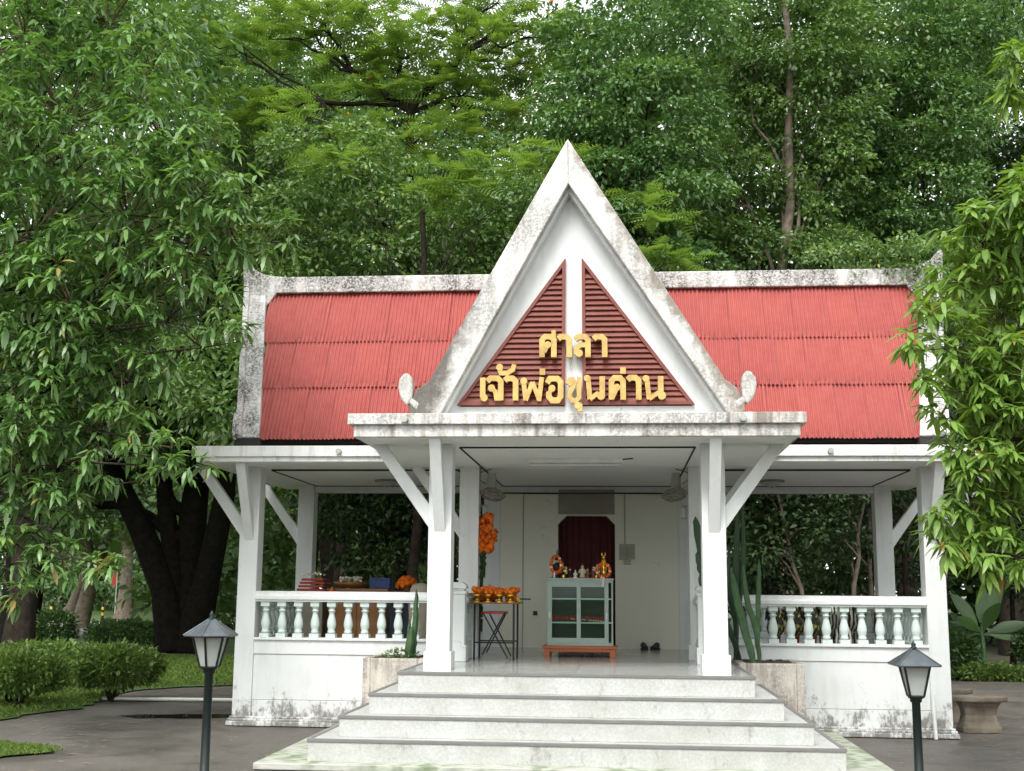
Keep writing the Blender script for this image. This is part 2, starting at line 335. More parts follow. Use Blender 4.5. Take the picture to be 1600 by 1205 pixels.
LAWN = wobble([(-24, -.35), (-9.5, -.3), (-7.35, .1), (-6.9, 1.6), (-7.1, 2.6), (-7.5, 4.5), (-6.3, 6.0), (-4.0, 7.0), (-4.2, 12), (-10, 24), (-24, 27)], .12)
sheet('lawn', LAWN, .012, 'grass_ground')
PATCH = wobble([(-9.5, -2.15), (-6.1, -2.2), (-5.35, -2.45), (-5.2, -2.8), (-5.6, -3.2), (-9.5, -4.0)], .06)
sheet('lawn_patch', PATCH, .014, 'grass_ground')
sheet('far_lawn', [(-90, 27.2), (-8, 24.5), (-8, 75), (-60, 100), (-90, 100)], .004, 'grass_ground')
sheet('park_road', [(-90, 33), (-60, 33.5), (-12, 34.5), (-8, 35), (-8, 43), (-12, 42), (-60, 42), (-90, 41)], .03, 'asphalt_far')
sheet('puddle', wobble([(-6.1, .78), (-5.7, .62), (-5.0, .66), (-4.6, .9), (-4.7, 1.25), (-5.2, 1.2), (-5.8, 1.05)], .05, 4), -.003, 'puddle')

# ================================================================== the pavilion
PAV = thing('shrine_pavilion', 'white pavilion with steep gable, gold lettering and red corrugated roof', 'pavilion')
FL = .845; SOF = 3.165
# --- masonry base
b = MB(); b.box(-4.27, 4.27, .205, 2.955, 0, FL-.006); b.box(-1.73, 1.73, -2.4, .205, 0, FL-.006)
b.build('floor_base', 'paint', PAV)
for s in (-1, 1):
    x0, x1 = sorted((s*4.057, s*1.523))
    b = MB(); b.box(x0, x1, .018, .2, .0, .302); b.box(x0, x1, .024, .2, .306, .850); b.box(x0, x1, .008, .2, .853, 1.020); b.box(x0-.0, x1, -.022, .22, 1.022, 1.052)
    b.build('base_wall', 'paint_wall', PAV, .004)
    b = MB(); xa, xb = sorted((s*4.285, s*4.06)); b.box(xa, xb, .242, 2.738, 0, 1.02); xa, xb = sorted((s*4.31, s*4.04)); b.box(xa, xb, .243, 2.737, 1.022, 1.052)
    b.build('base_wall', 'paint_wall', PAV, .004)
    b = MB(); b.box(x0, x1, 2.78, 2.95, 0, 1.02); b.box(x0, x1, 2.76, 2.97, 1.022, 1.052); b.build('base_wall', 'paint_wall', PAV, .004)
    xa, xb = sorted((s*4.345, s*2.45))
    b = MB(); b.box(xa, xb, -.085, .0, .0, .055); b.box(xa+.015, xb-.015, -.06, .003, .055, .085); b.box(xa+.03, xb-.03, -.03, .003, .085, .11)
    b.build('plinth', 'paint_wall', PAV, .008)
    xa, xb = sorted((s*4.345, s*4.29)); b = MB(); b.box(xa, xb, .001, 3.0, 0, .06); b.build('plinth', 'paint_wall', PAV, .008)
# --- columns with foot blocks and brackets
def column(x0, x1, y0, z0, foot=False, out=0, front=True, mat='paint'):
    y1 = y0+.24; b = MB(); b.box(x0, x1, y0, y1, z0, SOF+.02)
    c = b.build('column', mat, PAV, .006); xm = (x0+x1)/2
    if foot:
        b = MB(); e = .022; b.box(x0-e, x1+e, y0-e, y1+e, FL-.002, 1.025); b.build('column_foot', 'paint', c, .006)
    if out:
        xs = x1 if out > 0 else x0; ym = y0+.12
        b = MB(); k = .052
        a = [(xs-out*.01, ym-k, 2.26), (xs-out*.01, ym-k, 2.50), (xs+out*.50, ym-k, SOF+.01), (xs+out*.365+out*.28, ym-k, SOF+.01)]
        q = [(p[0], ym+k, p[2]) for p in a]
        b.hexa(a if out < 0 else a[::-1], q if out < 0 else q[::-1]); b.build('bracket', 'paint', c, .004)
    if front:
        b = MB(); k = .058
        a = [(xm-k, y0+.01, 2.22), (xm-k, y0+.01, 2.50), (xm-k, y0-.36, SOF+.01), (xm-k, y0-.50, SOF+.01)]
        q = [(xm+k, p[1], p[2]) for p in a]; b.hexa(a, q); b.build('bracket', 'paint', c, .004)
    return c
for s in (-1, 1):
    o0, o1 = sorted((s*4.057, s*4.295)); i0, i1 = sorted((s*1.285, s*1.525))
    column(o0, o1, 0, 0, False, s, True, 'paint_wall'); column(o0, o1, 2.74, 0, False, s, False)
    column(i0, i1, -2.437, FL-.02, True, s, True); column(i0, i1, 0, FL-.02, True, s, False); column(i0, i1, 2.74, 0, False, 0, False)
# --- steps, apron and porch floor
b = MB(); b.box(-2.93, 2.93, -3.62, .0-.09, 0, .06); tag(b.build('apron', 'apron', PAV, .008), 'mossy green apron slab under the steps')
STEPS = [(.06, .26, 2.47, -3.42), (.26, .455, 2.225, -3.21), (.455, .65, 1.985, -3.00), (.65, FL, 1.74, -2.80)]
for z0, z1, xw, yf in STEPS:
    yb = -1.02 if xw > 1.9 else -.03
    b = MB(); b.box(-xw, xw, yf, yb, z0-.003, z1-.004); st = b.build('step', 'terrazzo', PAV, .004)
    b = MB(); e = .010; b.box(-xw-e, xw+e, yf-e, yf+.035, z1-.028, z1+.002)
    b.box(-xw-e, -xw+.035, yf+.036, yb-.002, z1-.028, z1+.002); b.box(xw-.035, xw+e, yf+.036, yb-.002, z1-.028, z1+.002)
    b.build('nosing', 'nosing', st, .003)
fl = MB().box(-1.70, 1.70, -2.76, -.04, FL-.02, FL-.004).build('floor', 'gap', PAV)
for xa, xb in ((-1.703, -.002), (.002, 1.703)):
    for ya, yb in ((-2.763, -1.402), (-1.398, -.002)):
        MB().box(xa, xb, ya, yb, FL-.015, FL).build('floor_slab', 'floor_polish', fl, .001)
for xa, xb in ((-4.05, -2.002), (-1.998, -.002), (.002, 1.998), (2.002, 4.05)):
    for ya, yb in ((.206 if abs(xa+xb) > 2.5 else .002, 1.398), (1.402, 2.755)):
        MB().box(xa, xb, ya, yb, FL-.005, FL).build('floor_slab', 'floor_polish', fl, .001)
# --- balustrades
pr = [(.055, 0), (.055, .05), (.044, .055), (.050, .068), (.050, .078), (.040, .085), (.046, .11), (.056, .145), (.057, .17), (.050, .215), (.036, .27), (.031, .30), (.036, .306), (.036, .316), (.046, .322), (.046, .332), (.034, .338), (.034, .352), (.044, .358), (.044, .372), (.052, .378)]
b = MB(); b.cbox((0, 0, .025), (.118, .118, .05)); b.lathe(pr[2:], (0, 0, 0), 14); b.cbox((0, 0, .405), (.108, .108, .055)); BAL = b.mesh('baluster', 'mint')
def balustrade(p0, p1, n, inset=.12):
    p0 = Vector(p0); p1 = Vector(p1); d = (p1-p0).normalized(); L = (p1-p0).length; side = Vector((-d.y, d.x, 0))
    b = MB()
    prof = [(-.075, 1.487), (-.075, 1.50), (-.095, 1.515), (-.095, 1.555), (-.07, 1.572), (-.07, 1.615), (.07, 1.615), (.07, 1.572), (.095, 1.555), (.095, 1.515), (.075, 1.50), (.075, 1.487)]
    k = len(prof); vs = [p0+side*u+Vector((0, 0, v-p0.z)) for u, v in prof]+[p1+side*u+Vector((0, 0, v-p1.z)) for u, v in prof]
    b.add(vs, [tuple(range(k)), tuple(range(k, 2*k))[::-1]]+[(i, i+k, (i+1) % k+k, (i+1) % k) for i in range(k)])
    o = b.build('handrail', 'paint', PAV, .003)
    for i in range(n):
        t = inset+(L-2*inset)*i/(n-1); q = p0+d*t; inst('baluster', BAL, o, (q.x, q.y, 1.053), (0, 0, random.uniform(-.03, .03)))
    return o
for s in (-1, 1):
    balustrade((s*4.057, .075, 1.05), (s*1.525, .075, 1.05), 12)
    balustrade((s*4.175, .25, 1.05), (s*4.175, 2.735, 1.05), 12)
    balustrade((s*4.057, 2.865, 1.05), (s*1.525, 2.865, 1.05), 12)
    # newel and short side balustrade of the porch
    x = s*1.41
    b = MB(); b.box(x-.09, x+.09, -.95, -.77, FL, 1.60); b.box(x-.105, x+.105, -.965, -.755, 1.60, 1.635); b.box(x-.085, x+.085, -.945, -.775, 1.637, 1.66); b.prism([(x-.105, 1.662), (x+.105, 1.662), (x+.105, 1.70), (x+.05, 1.735), (x-.05, 1.735), (x-.105, 1.70)], -.965, -.755)
    b.box(x-.11, x+.11, -.97, -.75, FL+.001, 1.03); b.build('newel', 'paint', PAV, .006)
    b = MB(); b.box(x-.07, x+.07, -.748, -.004, FL, 1.05); b.build('base_wall', 'paint', PAV, .004)
    balustrade((x, -.765, 1.05), (x, -.004, 1.05), 4, .1)
# --- roof slabs, fascias, soffits
b = MB(); b.box(-4.75, 4.75, -.605, 3.55, 3.225, 3.355); b.box(-4.705, 4.705, -.565, 3.51, SOF, 3.226); b.build('roof_slab', 'paint_fascia', PAV, .006)
b = MB(); b.box(-2.275, 2.275, -3.035, -.50, 3.283, 3.392); b.box(-2.22, 2.22, -2.985, -.50, SOF-.004, 3.284); b.build('porch_roof_slab', 'paint_porch_fascia', PAV, .006)
MB().box(-2.19, 2.19, -2.955, -.58, SOF-.010, SOF-.005).build('soffit', 'ceiling_paint', PAV); b = MB(); b.box(-4.68, -2.2, -.54, 3.48, SOF-.005, SOF-.001); b.box(2.2, 4.68, -.54, 3.48, SOF-.005, SOF-.001); b.box(-2.2, 2.2, -.575, 3.48, SOF-.005, SOF-.001); b.build('soffit', 'ceiling_paint', PAV)
for s, (x, y, z) in enumerate([(-1.69, -3.035, 3.335), (1.66, -3.035, 3.335), (-2.92, -.605, 3.29), (2.90, -.605, 3.29)]):
    MB().tube([(x, y+.05, z), (x, y-.05, z-.006)], .034, 12).tube([(x, y-.048, z-.006), (x, y-.052, z-.006)], .022, 12).build('drain_pipe', 'grey_plastic', PAV)
b = MB(); b.box(-4.05, 4.05, 2.745, 2.975, 3.06, SOF+.01); b.build('beam', 'paint', PAV, .005)
def ceiling(x0, x1, y0, y1):
    c = MB().box(x0, x1, y0, y1, 3.148, SOF+.002).build('ceiling', 'ceiling_paint', PAV)
    b = MB(); e = .017
    for q in ((x0-e, x0-.001, y0-e, y1+e), (x1+.001, x1+e, y0-e, y1+e), (x0, x1, y0-e, y0-.001), (x0, x1, y1+.001, y1+e)): b.box(*q, 3.138, SOF+.001)
    b.build('ceiling_trim', 'gap', c); return c
ceiling(-1.235, 1.235, -2.14, 2.66); ceiling(-4.00, -1.60, .34, 2.66); ceiling(1.60, 4.00, .34, 2.66)
# --- back wall with curtained niche
b = MB(); b.box(-1.286, -.445, 2.755, 2.90, FL, 3.06); b.box(.378, 1.286, 2.755, 2.90, FL, 3.06); b.box(-.445, .378, 2.755, 2.90, 2.725, 3.06)
b.prism([(-.445, 2.60), (-.445, 2.725), (-.32, 2.725)], 2.757, 2.898); b.prism([(.378, 2.60), (.378, 2.725), (.253, 2.725)], 2.757, 2.898)
b.box(-.52, -.45, 2.90, 3.4, FL, 2.8); b.box(.385, .46, 2.90, 3.4, FL, 2.8); b.box(-.52, .46, 2.90, 3.4, 2.78, 2.85); b.box(-.52, .46, 3.4, 3.46, FL, 2.85)
bw = b.build('back_wall', 'inner_wall', PAV)
b = MB(); n = 44; vs = []; fs = []
for i in range(n+1):
    x = -.448+.829*i/n; y = 3.0+.022*math.sin(i*1.35)+.010*math.sin(i*.6)
    vs += [(x, y, FL+.02), (x, y, 2.76)]
    if i: fs.append((2*i-2, 2*i, 2*i+1, 2*i-1))
b.add(vs, fs, True); b.build('curtain', 'maroon_dark', bw)
b = MB(); b.box(-.435, .372, 2.728, 2.753, 2.745, 3.10); b.build('wall_board', 'board', bw, .003)
b = MB(); b.box(.44, .66, 2.725, 2.754, 2.10, 2.32); b.box(.455, .545, 2.712, 2.726, 2.13, 2.29); b.box(.555, .645, 2.712, 2.726, 2.13, 2.29); b.box(.50, .60, 2.70, 2.754, 2.03, 2.085)
b.build('switch_box', 'fitting', bw, .004)
b = MB(); b.tube([(.52, 2.745, 2.32), (.52, 2.745, 3.06)], .009, 6).tube([(-.95, 2.745, FL), (-.95, 2.745, 3.06)], .006, 6); b.build('conduit', 'fitting', bw)
b = MB(); b.tube([(-1.28, 2.735, 3.05), (-.5, 2.735, 3.045), (.3, 2.735, 3.05), (1.28, 2.735, 3.045)], .012, 6); b.build('cable', 'black', bw)
b = MB(); b.box(-.80, -.74, 2.735, 2.754, 1.30, 1.36); b.build('socket', 'black', bw, .003)
# --- main roof
T0 = Vector((0, -.30, 3.46)); TD = Vector((0, 1.15, 2.16)); SL = TD.length; TD.normalize(); TN = Vector((0, -TD.z, TD.y)); ANG = math.atan2(TD.z, TD.y)
def slope(x, t, n): return Vector((x, 0, 0))+T0+TD*(t*SL)+TN*n
b = MB(); b.prism([(-.22, 3.44), (.85, 5.45), (1.92, 3.44)], -4.2, 4.2, 'x'); roof = b.build('roof', 'gap', PAV)
P_, NC = .0512, 8
b = MB(); Wd = P_*NC+.03; seg = 44; Ls = .86
for sgn, off in ((1, 0), (-1, -.006)):
    vs = []
    for i in range(seg+1):
        x = Wd*i/seg; z = .0150*math.sin(2*math.pi*x/P_)+off
        vs += [(x, 0, z), (x, Ls, z)]
    b.add(vs, [(2*i, 2*i+2, 2*i+3, 2*i+1)[::sgn] for i in range(seg)], True)
n0 = 2*(seg+1); lip = [b.v[2*i] for i in range(seg+1)]+[b.v[2*i+n0] for i in range(seg+1)]
b.add(lip, [(i, i+seg+1, i+seg+2, i+1) for i in range(seg)])
for xb in (P_*2.25, P_*6.25): b.cbox((xb, .075, .014), (.014, .014, .014))
SHEET = b.mesh('roof_sheet', 'roof_red')
rotS = (ANG, 0, 0)
for row in range(3):
    t0 = (0, .326, .634)[row]; z_top = 3.46+2.16*min(1, t0+.34); hw = 1.62*(6.33-z_top)/2.87
    k = 0; x = -4.34+(.0, .17, .08)[row]
    while x < 4.05:
        xc = x+Wd/2
        if abs(xc)-.22 > -9 and not (abs(xc)+.22 < hw-.12):
            inst('roof_sheet', SHEET, roof, slope(x, t0, .020+.008*(k % 2)+random.uniform(0, .006)+(.0 if row == 0 else .004)), (ANG-.012, random.uniform(-.012, .012), random.uniform(-.008, .008)))
        x += P_*NC; k += 1
for s in (-1, 1):   # rear slope
    for row in range(3):
        for k in range(21):
            x = -4.3+k*P_*NC
            if s > 0 and abs(x+.2) > 1.3: inst('roof_sheet', SHEET, roof, (x+Wd, 2.0-1.15*(0, .326, .634)[row]+.02, 3.46+2.16*(0, .326, .634)[row]), (ANG, 0, math.pi))
# ridge cap with raised ends
b = MB(); pts = [(-4.62, 5.52), (-4.31, 5.40), (-4.17, 5.60)]+[(4.17, 5.60), (4.31, 5.40), (4.62, 5.52)]
topr = [(4.655, 6.05), (4.60, 6.065), (4.56, 6.0), (4.49, 5.935), (4.40, 5.88), (4.27, 5.84), (4.05, 5.82)]
b.prism(pts+topr+[(-x, z) for x, z in topr[::-1]], .74, 1.0); b.build('ridge_cap', 'barge', roof, .012)
for s in (-1, 1):
    b = MB(); q = lambda x0, x1, x2, x3, ta, tb, na, nb: b.hexa([slope(s*x0, ta, na), slope(s*x1, ta, na), slope(s*x3, tb, na), slope(s*x2, tb, na)], [slope(s*x0, ta, nb), slope(s*x1, ta, nb), slope(s*x3, tb, nb), slope(s*x2, tb, nb)])
    q(3.99, 4.205, 4.33, 4.56, .0, 1.0, -.05, .075); q(4.206, 4.275, 4.561, 4.632, .0, 1.04, -.08, .15); q(4.276, 4.315, 4.31, 4.35, -.01, .13, -.1, .16)
    o = b.build('verge_board', 'barge', roof, .010)
    b = MB(); b.hexa([slope(s*3.98, -.02, -.08), slope(s*4.30, -.02, -.08), slope(s*4.30, .03, -.08), slope(s*3.98, .03, -.08)], [slope(s*3.98, -.045, .05), slope(s*4.30, -.045, .05), slope(s*4.30, -.001, .05), slope(s*3.98, -.001, .05)]); b.build('verge_foot', 'gap', roof, .004)
# --- front gable
GP = (-.075, 6.385); GI = (-.068, 5.89)
g = MB().prism([(-.067, 5.82), (-1.46, 3.393), (1.60, 3.393)], -2.40, -2.25).build('gable', 'paint', PAV)
for poly in ([GP, (-1.515, 3.775), (-1.63, 3.70), (-1.705, 3.56), (-1.715, 3.46), (-1.66, 3.393), (-1.41, 3.393), GI], [GP, GI, (1.57, 3.393), (1.66, 3.393), (1.72, 3.46), (1.71, 3.56), (1.64, 3.70), (1.53, 3.775)]):
    o = MB().prism(poly, -2.68, -2.30).build('barge_board', 'barge_gable', g, .012)
for poly in ([(-.068, 5.888), (-1.41, 3.394), (-1.375, 3.394), (-.067, 5.825)], [(-.066, 5.888), (-.067, 5.825), (1.530, 3.394), (1.568, 3.394)]):
    MB().prism(poly, -2.56, -2.36).build('barge_lip', 'paint', g, .004)
for s, x in ((-1, -1.735), (1, 1.745)):
    b = MB(); pts = [(.0, -.20), (.07, -.12), (.105, 0), (.095, .09), (.05, .15), (.0, .17), (-.05, .11), (-.066, 0), (-.055, -.12)]
    b.prism([(x+s*u*.92, 3.71+v*.95) for u, v in pts][::s], -2.70, -2.56); b.prism([(x-s*.03, 3.62), (x-s*.13, 3.55), (x-s*.10, 3.47), (x+s*.01, 3.58)][::-s], -2.69, -2.57)
    b.build('gable_finial', 'finial', g, .022)
gr = MB().prism([(-.07, 6.22), (-1.58, 3.50), (1.56, 3.50)], -2.30, 1.3).build('gable_roof', 'gap', g)
# corrugated sheets on both slopes of the front gable
for s, e in ((-1, Vector((-1.66, 0, 3.40))), (1, Vector((1.65, 0, 3.40)))):
    top = Vector((-.075, 0, 6.28)); d = (top-e); L = d.length; d.normalize()
    for row in range(4):
        for k in range(9):
            y0 = -2.36+k*P_*NC; base = e+d*(L*row/4)
            nrm = Vector((d.z, 0, -d.x))*(1 if s > 0 else -1)
            xax = Vector((0, 1, 0)) if s > 0 else Vector((0, -1, 0))
            mt = Matrix((xax, d, nrm)).transposed().to_quaternion()
            inst('roof_sheet', SHEET, gr, (base.x+nrm.x*.035, y0 if s > 0 else y0+Wd, base.z+nrm.z*.035), mt, (1, L/4/Ls*1.03, 1))
# louvres
lv = MB().prism([(-.114, 3.55), (-.114, 5.10), (-1.22, 3.55)], -2.412, -2.398).prism([(.075, 3.55), (1.205, 3.55), (.075, 5.10)], -2.412, -2.398).build('louvre', 'maroon_dark', g)
def frame_tri(a, b_, c):
    tri = [Vector((*p, 0)) for p in (a, b_, c)]; cen = sum(tri, Vector())/3
    w_ = .034
    # inner triangle by edge offset
    def off(p, q):
        d = (q-p).normalized(); n = Vector((-d.y, d.x, 0)); n = n if n.dot(cen-p) > 0 else -n; return p+n*w_, d
    L = [off(tri[i], tri[(i+1) % 3]) for i in range(3)]
    def isect(l1, l2):
        (p, d), (q, e) = l1, l2; t = ((q-p).cross(e)).z/(d.cross(e)).z; return p+d*t
    inn = [isect(L[2], L[0]), isect(L[0], L[1]), isect(L[1], L[2])]
    for i in range(3):
        j = (i+1) % 3; MB().prism([tuple(tri[i].xy), tuple(tri[j].xy), tuple(inn[j].xy), tuple(inn[i].xy)], -2.458, -2.402).build('louvre_frame', 'maroon', lv)
    return inn
for side, tri in ((-1, ((-1.245, 3.560), (-.112, 3.560), (-.106, 5.14))), (1, ((.074, 3.560), (1.230, 3.560), (.065, 5.14)))):
    inn = frame_tri(*tri); z = inn[0].y+.002; zt = max(p.y for p in inn)
    if side < 0: A, B, C = inn[0], inn[1], inn[2]
    else: A, B, C = inn[1], inn[0], inn[2]
    def xs(z_): t = (z_-A.y)/(C.y-A.y); return A.x+(C.x-A.x)*t
    xr = B.x; xr2 = C.x
    while z < zt-.06:
        z1 = z+.047+random.uniform(-.002, .002); xv = lambda zz: xr+(xr2-xr)*(zz-B.y)/(C.y-B.y)
        f = [(xs(z), -2.452, z), (xv(z), -2.452, z), (xv(z1), -2.424, z1), (xs(z1), -2.424, z1)]
        bk = [(p[0], -2.4125, p[2]) for p in f]
        bk[0] = (f[0][0], -2.44, z-.008); bk[1] = (f[1][0], -2.44, z-.008)
        if side > 0: f = [f[1], f[0], f[3], f[2]]; bk = [bk[1], bk[0], bk[3], bk[2]]
        MB().hexa(bk, f).build('slat', 'maroon', lv); z += .0575
# --- lettering on the gable (each letter of its own)
def LX(c): return -1.007+(c[0]-50)*.001337
def LZ(c): return 3.978-(c[1]-360+(c[0]-50)*.0105)*.00138-.0
SIGN = thing('sign_lettering', 'gold Thai lettering in two rows fixed across the gable louvres', 'lettering', (0, -2.46, 3.5))
def letter(strokes, blobs=(), w_=43):
    b = MB(); y1 = -2.47
    for i, st in enumerate(strokes):
        hw = w_/2
        if len(st) and isinstance(st[0], (int, float)): hw = st[0]/2; st = st[1:]
        pts = [Vector((p[0], p[1])) for p in st]; Lf = []; Rt = []
        for k, p in enumerate(pts):
            d0 = (p-pts[k-1]).normalized() if k else None; d1 = (pts[k+1]-p).normalized() if k < len(pts)-1 else None
            d = ((d0 or d1)+(d1 or d0)).normalized(); n = Vector((-d.y, d.x)); cs = max(.5, n.dot(Vector((-(d1 or d0).y, (d1 or d0).x))))
            Lf.append(p+n*hw/cs); Rt.append(p-n*hw/cs)
        yf = y1-.058-.0012*i
        for k in range(len(pts)-1):
            q = [Lf[k], Lf[k+1], Rt[k+1], Rt[k]]; q = [(LX(p), LZ(p)) for p in q]
            b.prism(q, yf, y1)
    for j, bl in enumerate(blobs):
        r = bl[2]*.00136; cx, cz = LX(bl), LZ(bl)
        b.prism([(cx+r*math.cos(2*math.pi*k/18), cz+r*math.sin(2*math.pi*k/18)) for k in range(18)], y1-.0625-.0012*j, y1+.001)
    b.build('letter', 'gold', SIGN)
def saraa(x, y, h): letter([[(x-86, y+18), (x-66, y), (x-24, y), (x, y+22), (x, y+h)]])
letter([[(543, 300), (543, 168), (566, 142), (612, 142), (636, 166), (636, 300)], [34, (632, 150), (634, 92)], [30, (588, 212), (560, 262)]], [(588, 205, 27)])
saraa(756, 142, 158)
letter([[(803, 162), (824, 142), (880, 142), (902, 166), (902, 298)], [38, (812, 280), (815, 228), (842, 205), (900, 205)]], [(834, 270, 28)])
saraa(1032, 142, 156)
letter([[(80, 460), (80, 612)]], [(92, 614, 28)])
letter([[(115, 488), (140, 464), (198, 464), (222, 488), (222, 632)], [34, (222, 618), (188, 618), (180, 566), (150, 545)]], [(150, 540, 28)])
letter([[36, (205, 385), (222, 424), (272, 424), (314, 398), (326, 356)]], [(212, 380, 27)])
saraa(338, 464, 168)
letter([[36, (400, 485), (418, 632)], [34, (418, 632), (470, 492)], [34, (470, 492), (524, 632)], [36, (520, 636), (543, 455)]], [(402, 485, 27)])
letter([[(547, 388), (547, 436)]])
letter([[(584, 500), (606, 465), (664, 465), (690, 492), (690, 600), (668, 630), (622, 630), (598, 604), (598, 565)], [30, (598, 575), (622, 545)]], [(622, 540, 27)])
letter([[36, (744, 508), (758, 474), (784, 470), (798, 500), (762, 572), (760, 606), (782, 630), (812, 630), (832, 606), (832, 453)]], [(764, 500, 22)])
letter([[34, (840, 655), (840, 714)]], [(822, 668, 26)])
letter([[38, (903, 462), (916, 620)], [32, (916, 620), (985, 570)], [(1012, 446), (1012, 600)]], [(896, 462, 26), (1003, 594, 31)])
letter([[(1083, 622), (1083, 482), (1106, 458), (1150, 458), (1173, 482), (1173, 622)], [28, (1125, 540), (1092, 612)]], [(1125, 530, 27)])
letter([[(1173, 378), (1173, 426)]])
saraa(1293, 455, 166)
letter([[38, (1356, 462), (1373, 618)], [32, (1373, 616), (1445, 565)], [(1462, 443), (1462, 595)]], [(1349, 462, 26), (1470, 590, 31)])
# ================================================================== planters and cacti
for s, lab in ((-1, 'stained white masonry planter left of the steps with small cactus'), (1, 'rust stained white masonry planter right of the steps')):
    t = thing('planter', lab, 'planter', (s*2.1, -.5, 0), 'planters beside the steps')
    x0, x1 = sorted((s*2.475, s*1.755)); b = MB(); y0, y1 = -1.0, -.095
    b.box(x0, x0+.09, y0, y1, 0, .875); b.box(x1-.09, x1, y0, y1, 0, .875); b.box(x0+.09, x1-.09, y0, y0+.09, 0, .873); b.box(x0+.09, x1-.09, y1-.05, y1, 0, .873)
    b.build('wall', 'paint_planter', t, .012)
    b = MB(); n = 9; vs = []
    for i in range(n+1):
        for j in range(n+1): vs.append((x0+.09+(x1-x0-.18)*i/n, y0+.09+(y1-y0-.14)*j/n, .85+random.uniform(-.015, .03)))
    b.add(vs, [(i*(n+1)+j, (i+1)*(n+1)+j, (i+1)*(n+1)+j+1, i*(n+1)+j+1) for i in range(n) for j in range(n)], True); b.build('soil', 'soil', t)
def stem(t, pts, rad, name='stem', mat='cactus', ribs=5):
    """ribbed cactus stem along a path with swollen tip"""
    pts = [Vector(p) for p in pts]; k = 10; path = []; rr = []
    for i in range(k+1):
        u = i/k*(len(pts)-1); a = min(int(u), len(pts)-2); f = u-a; path.append(pts[a].lerp(pts[a+1], f)+Vector((random.uniform(-.006, .006), 0, 0)))
        q = i/k; rr.append(rad*random.uniform(.93, 1.05)*(.50+.40*math.sin(math.pi*min(1, q*1.05)))*(1 if q < .86 else math.sqrt(max(.02, 1-((q-.86)/.14)**2))))
    b = MB(); n = ribs*4; vs = []
    for i, p in enumerate(path):
        for j in range(n):
            a = 2*math.pi*j/n; r = rr[i]*(.78+.30*(abs(math.cos(ribs*a/2)))); vs.append((p.x+r*math.cos(a), p.y+r*math.sin(a), p.z))
    b.add(vs, [(i*n+j, i*n+(j+1) % n, (i+1)*n+(j+1) % n, (i+1)*n+j) for i in range(k) for j in range(n)], True); b.add(vs[-n:], [tuple(range(n))]); b.build(name, mat, t)
t = thing('cactus', 'small three stemmed cactus growing in the left planter', 'cactus', (-1.95, -.55, .85))
stem(t, [(-1.97, -.55, .84), (-1.965, -.55, 1.15), (-1.945, -.56, 1.66)], .040); stem(t, [(-2.06, -.52, .84), (-2.04, -.52, 1.02), (-2.03, -.52, 1.30)], .030); stem(t, [(-2.0, -.63, .84), (-1.985, -.63, 1.22)], .040)
t = thing('cactus', 'tall many armed cactus in the right planter behind the porch column', 'cactus', (1.95, -.55, .85))
stem(t, [(1.96, -.72, .84), (1.90, -.70, 1.05), (1.76, -.66, 1.65), (1.73, -.6, 1.9)], .052); stem(t, [(2.03, -.62, .84), (2.0, -.62, 1.2), (1.90, -.62, 1.55), (1.86, -.62, 1.96)], .040); stem(t, [(2.02, -.6, 1.2), (2.03, -.6, 1.6), (2.05, -.6, 2.03)], .034)
stem(t, [(1.78, -.35, .84), (1.80, -.35, 1.8), (1.85, -.32, 2.70)], .045, mat='cactus_pad'); stem(t, [(1.85, -.35, 1.5), (1.90, -.33, 2.0), (1.91, -.32, 2.86)], .034, mat='cactus_pad'); stem(t, [(1.78, -.36, 1.3), (1.70, -.38, 1.7), (1.73, -.38, 2.2)], .036, mat='cactus_pad')
t = thing('cactus', 'dark lobed cactus peeping past the inner side of the right porch column', 'cactus', (1.68, -.55, .85))
stem(t, [(1.84, -.35, .84), (1.70, -.62, 1.2), (1.45, -1.06, 1.75), (1.36, -1.15, 2.05)], .045, 'stem', 'cactus_pad'); stem(t, [(1.42, -1.10, 1.85), (1.34, -1.18, 2.2), (1.29, -1.18, 2.48)], .06, 'pad', 'cactus_pad'); stem(t, [(1.45, -1.1, 1.9), (1.38, -1.16, 2.15), (1.37, -1.16, 2.42)], .055, 'pad', 'cactus_pad'); stem(t, [(1.43, -1.1, 1.72), (1.35, -1.16, 1.9), (1.31, -1.18, 2.1)], .05, 'pad', 'cactus_pad'); stem(t, [(1.44, -1.08, 1.62), (1.36, -1.15, 1.72), (1.33, -1.15, 1.84)], .035, 'pad', 'cactus_pad')

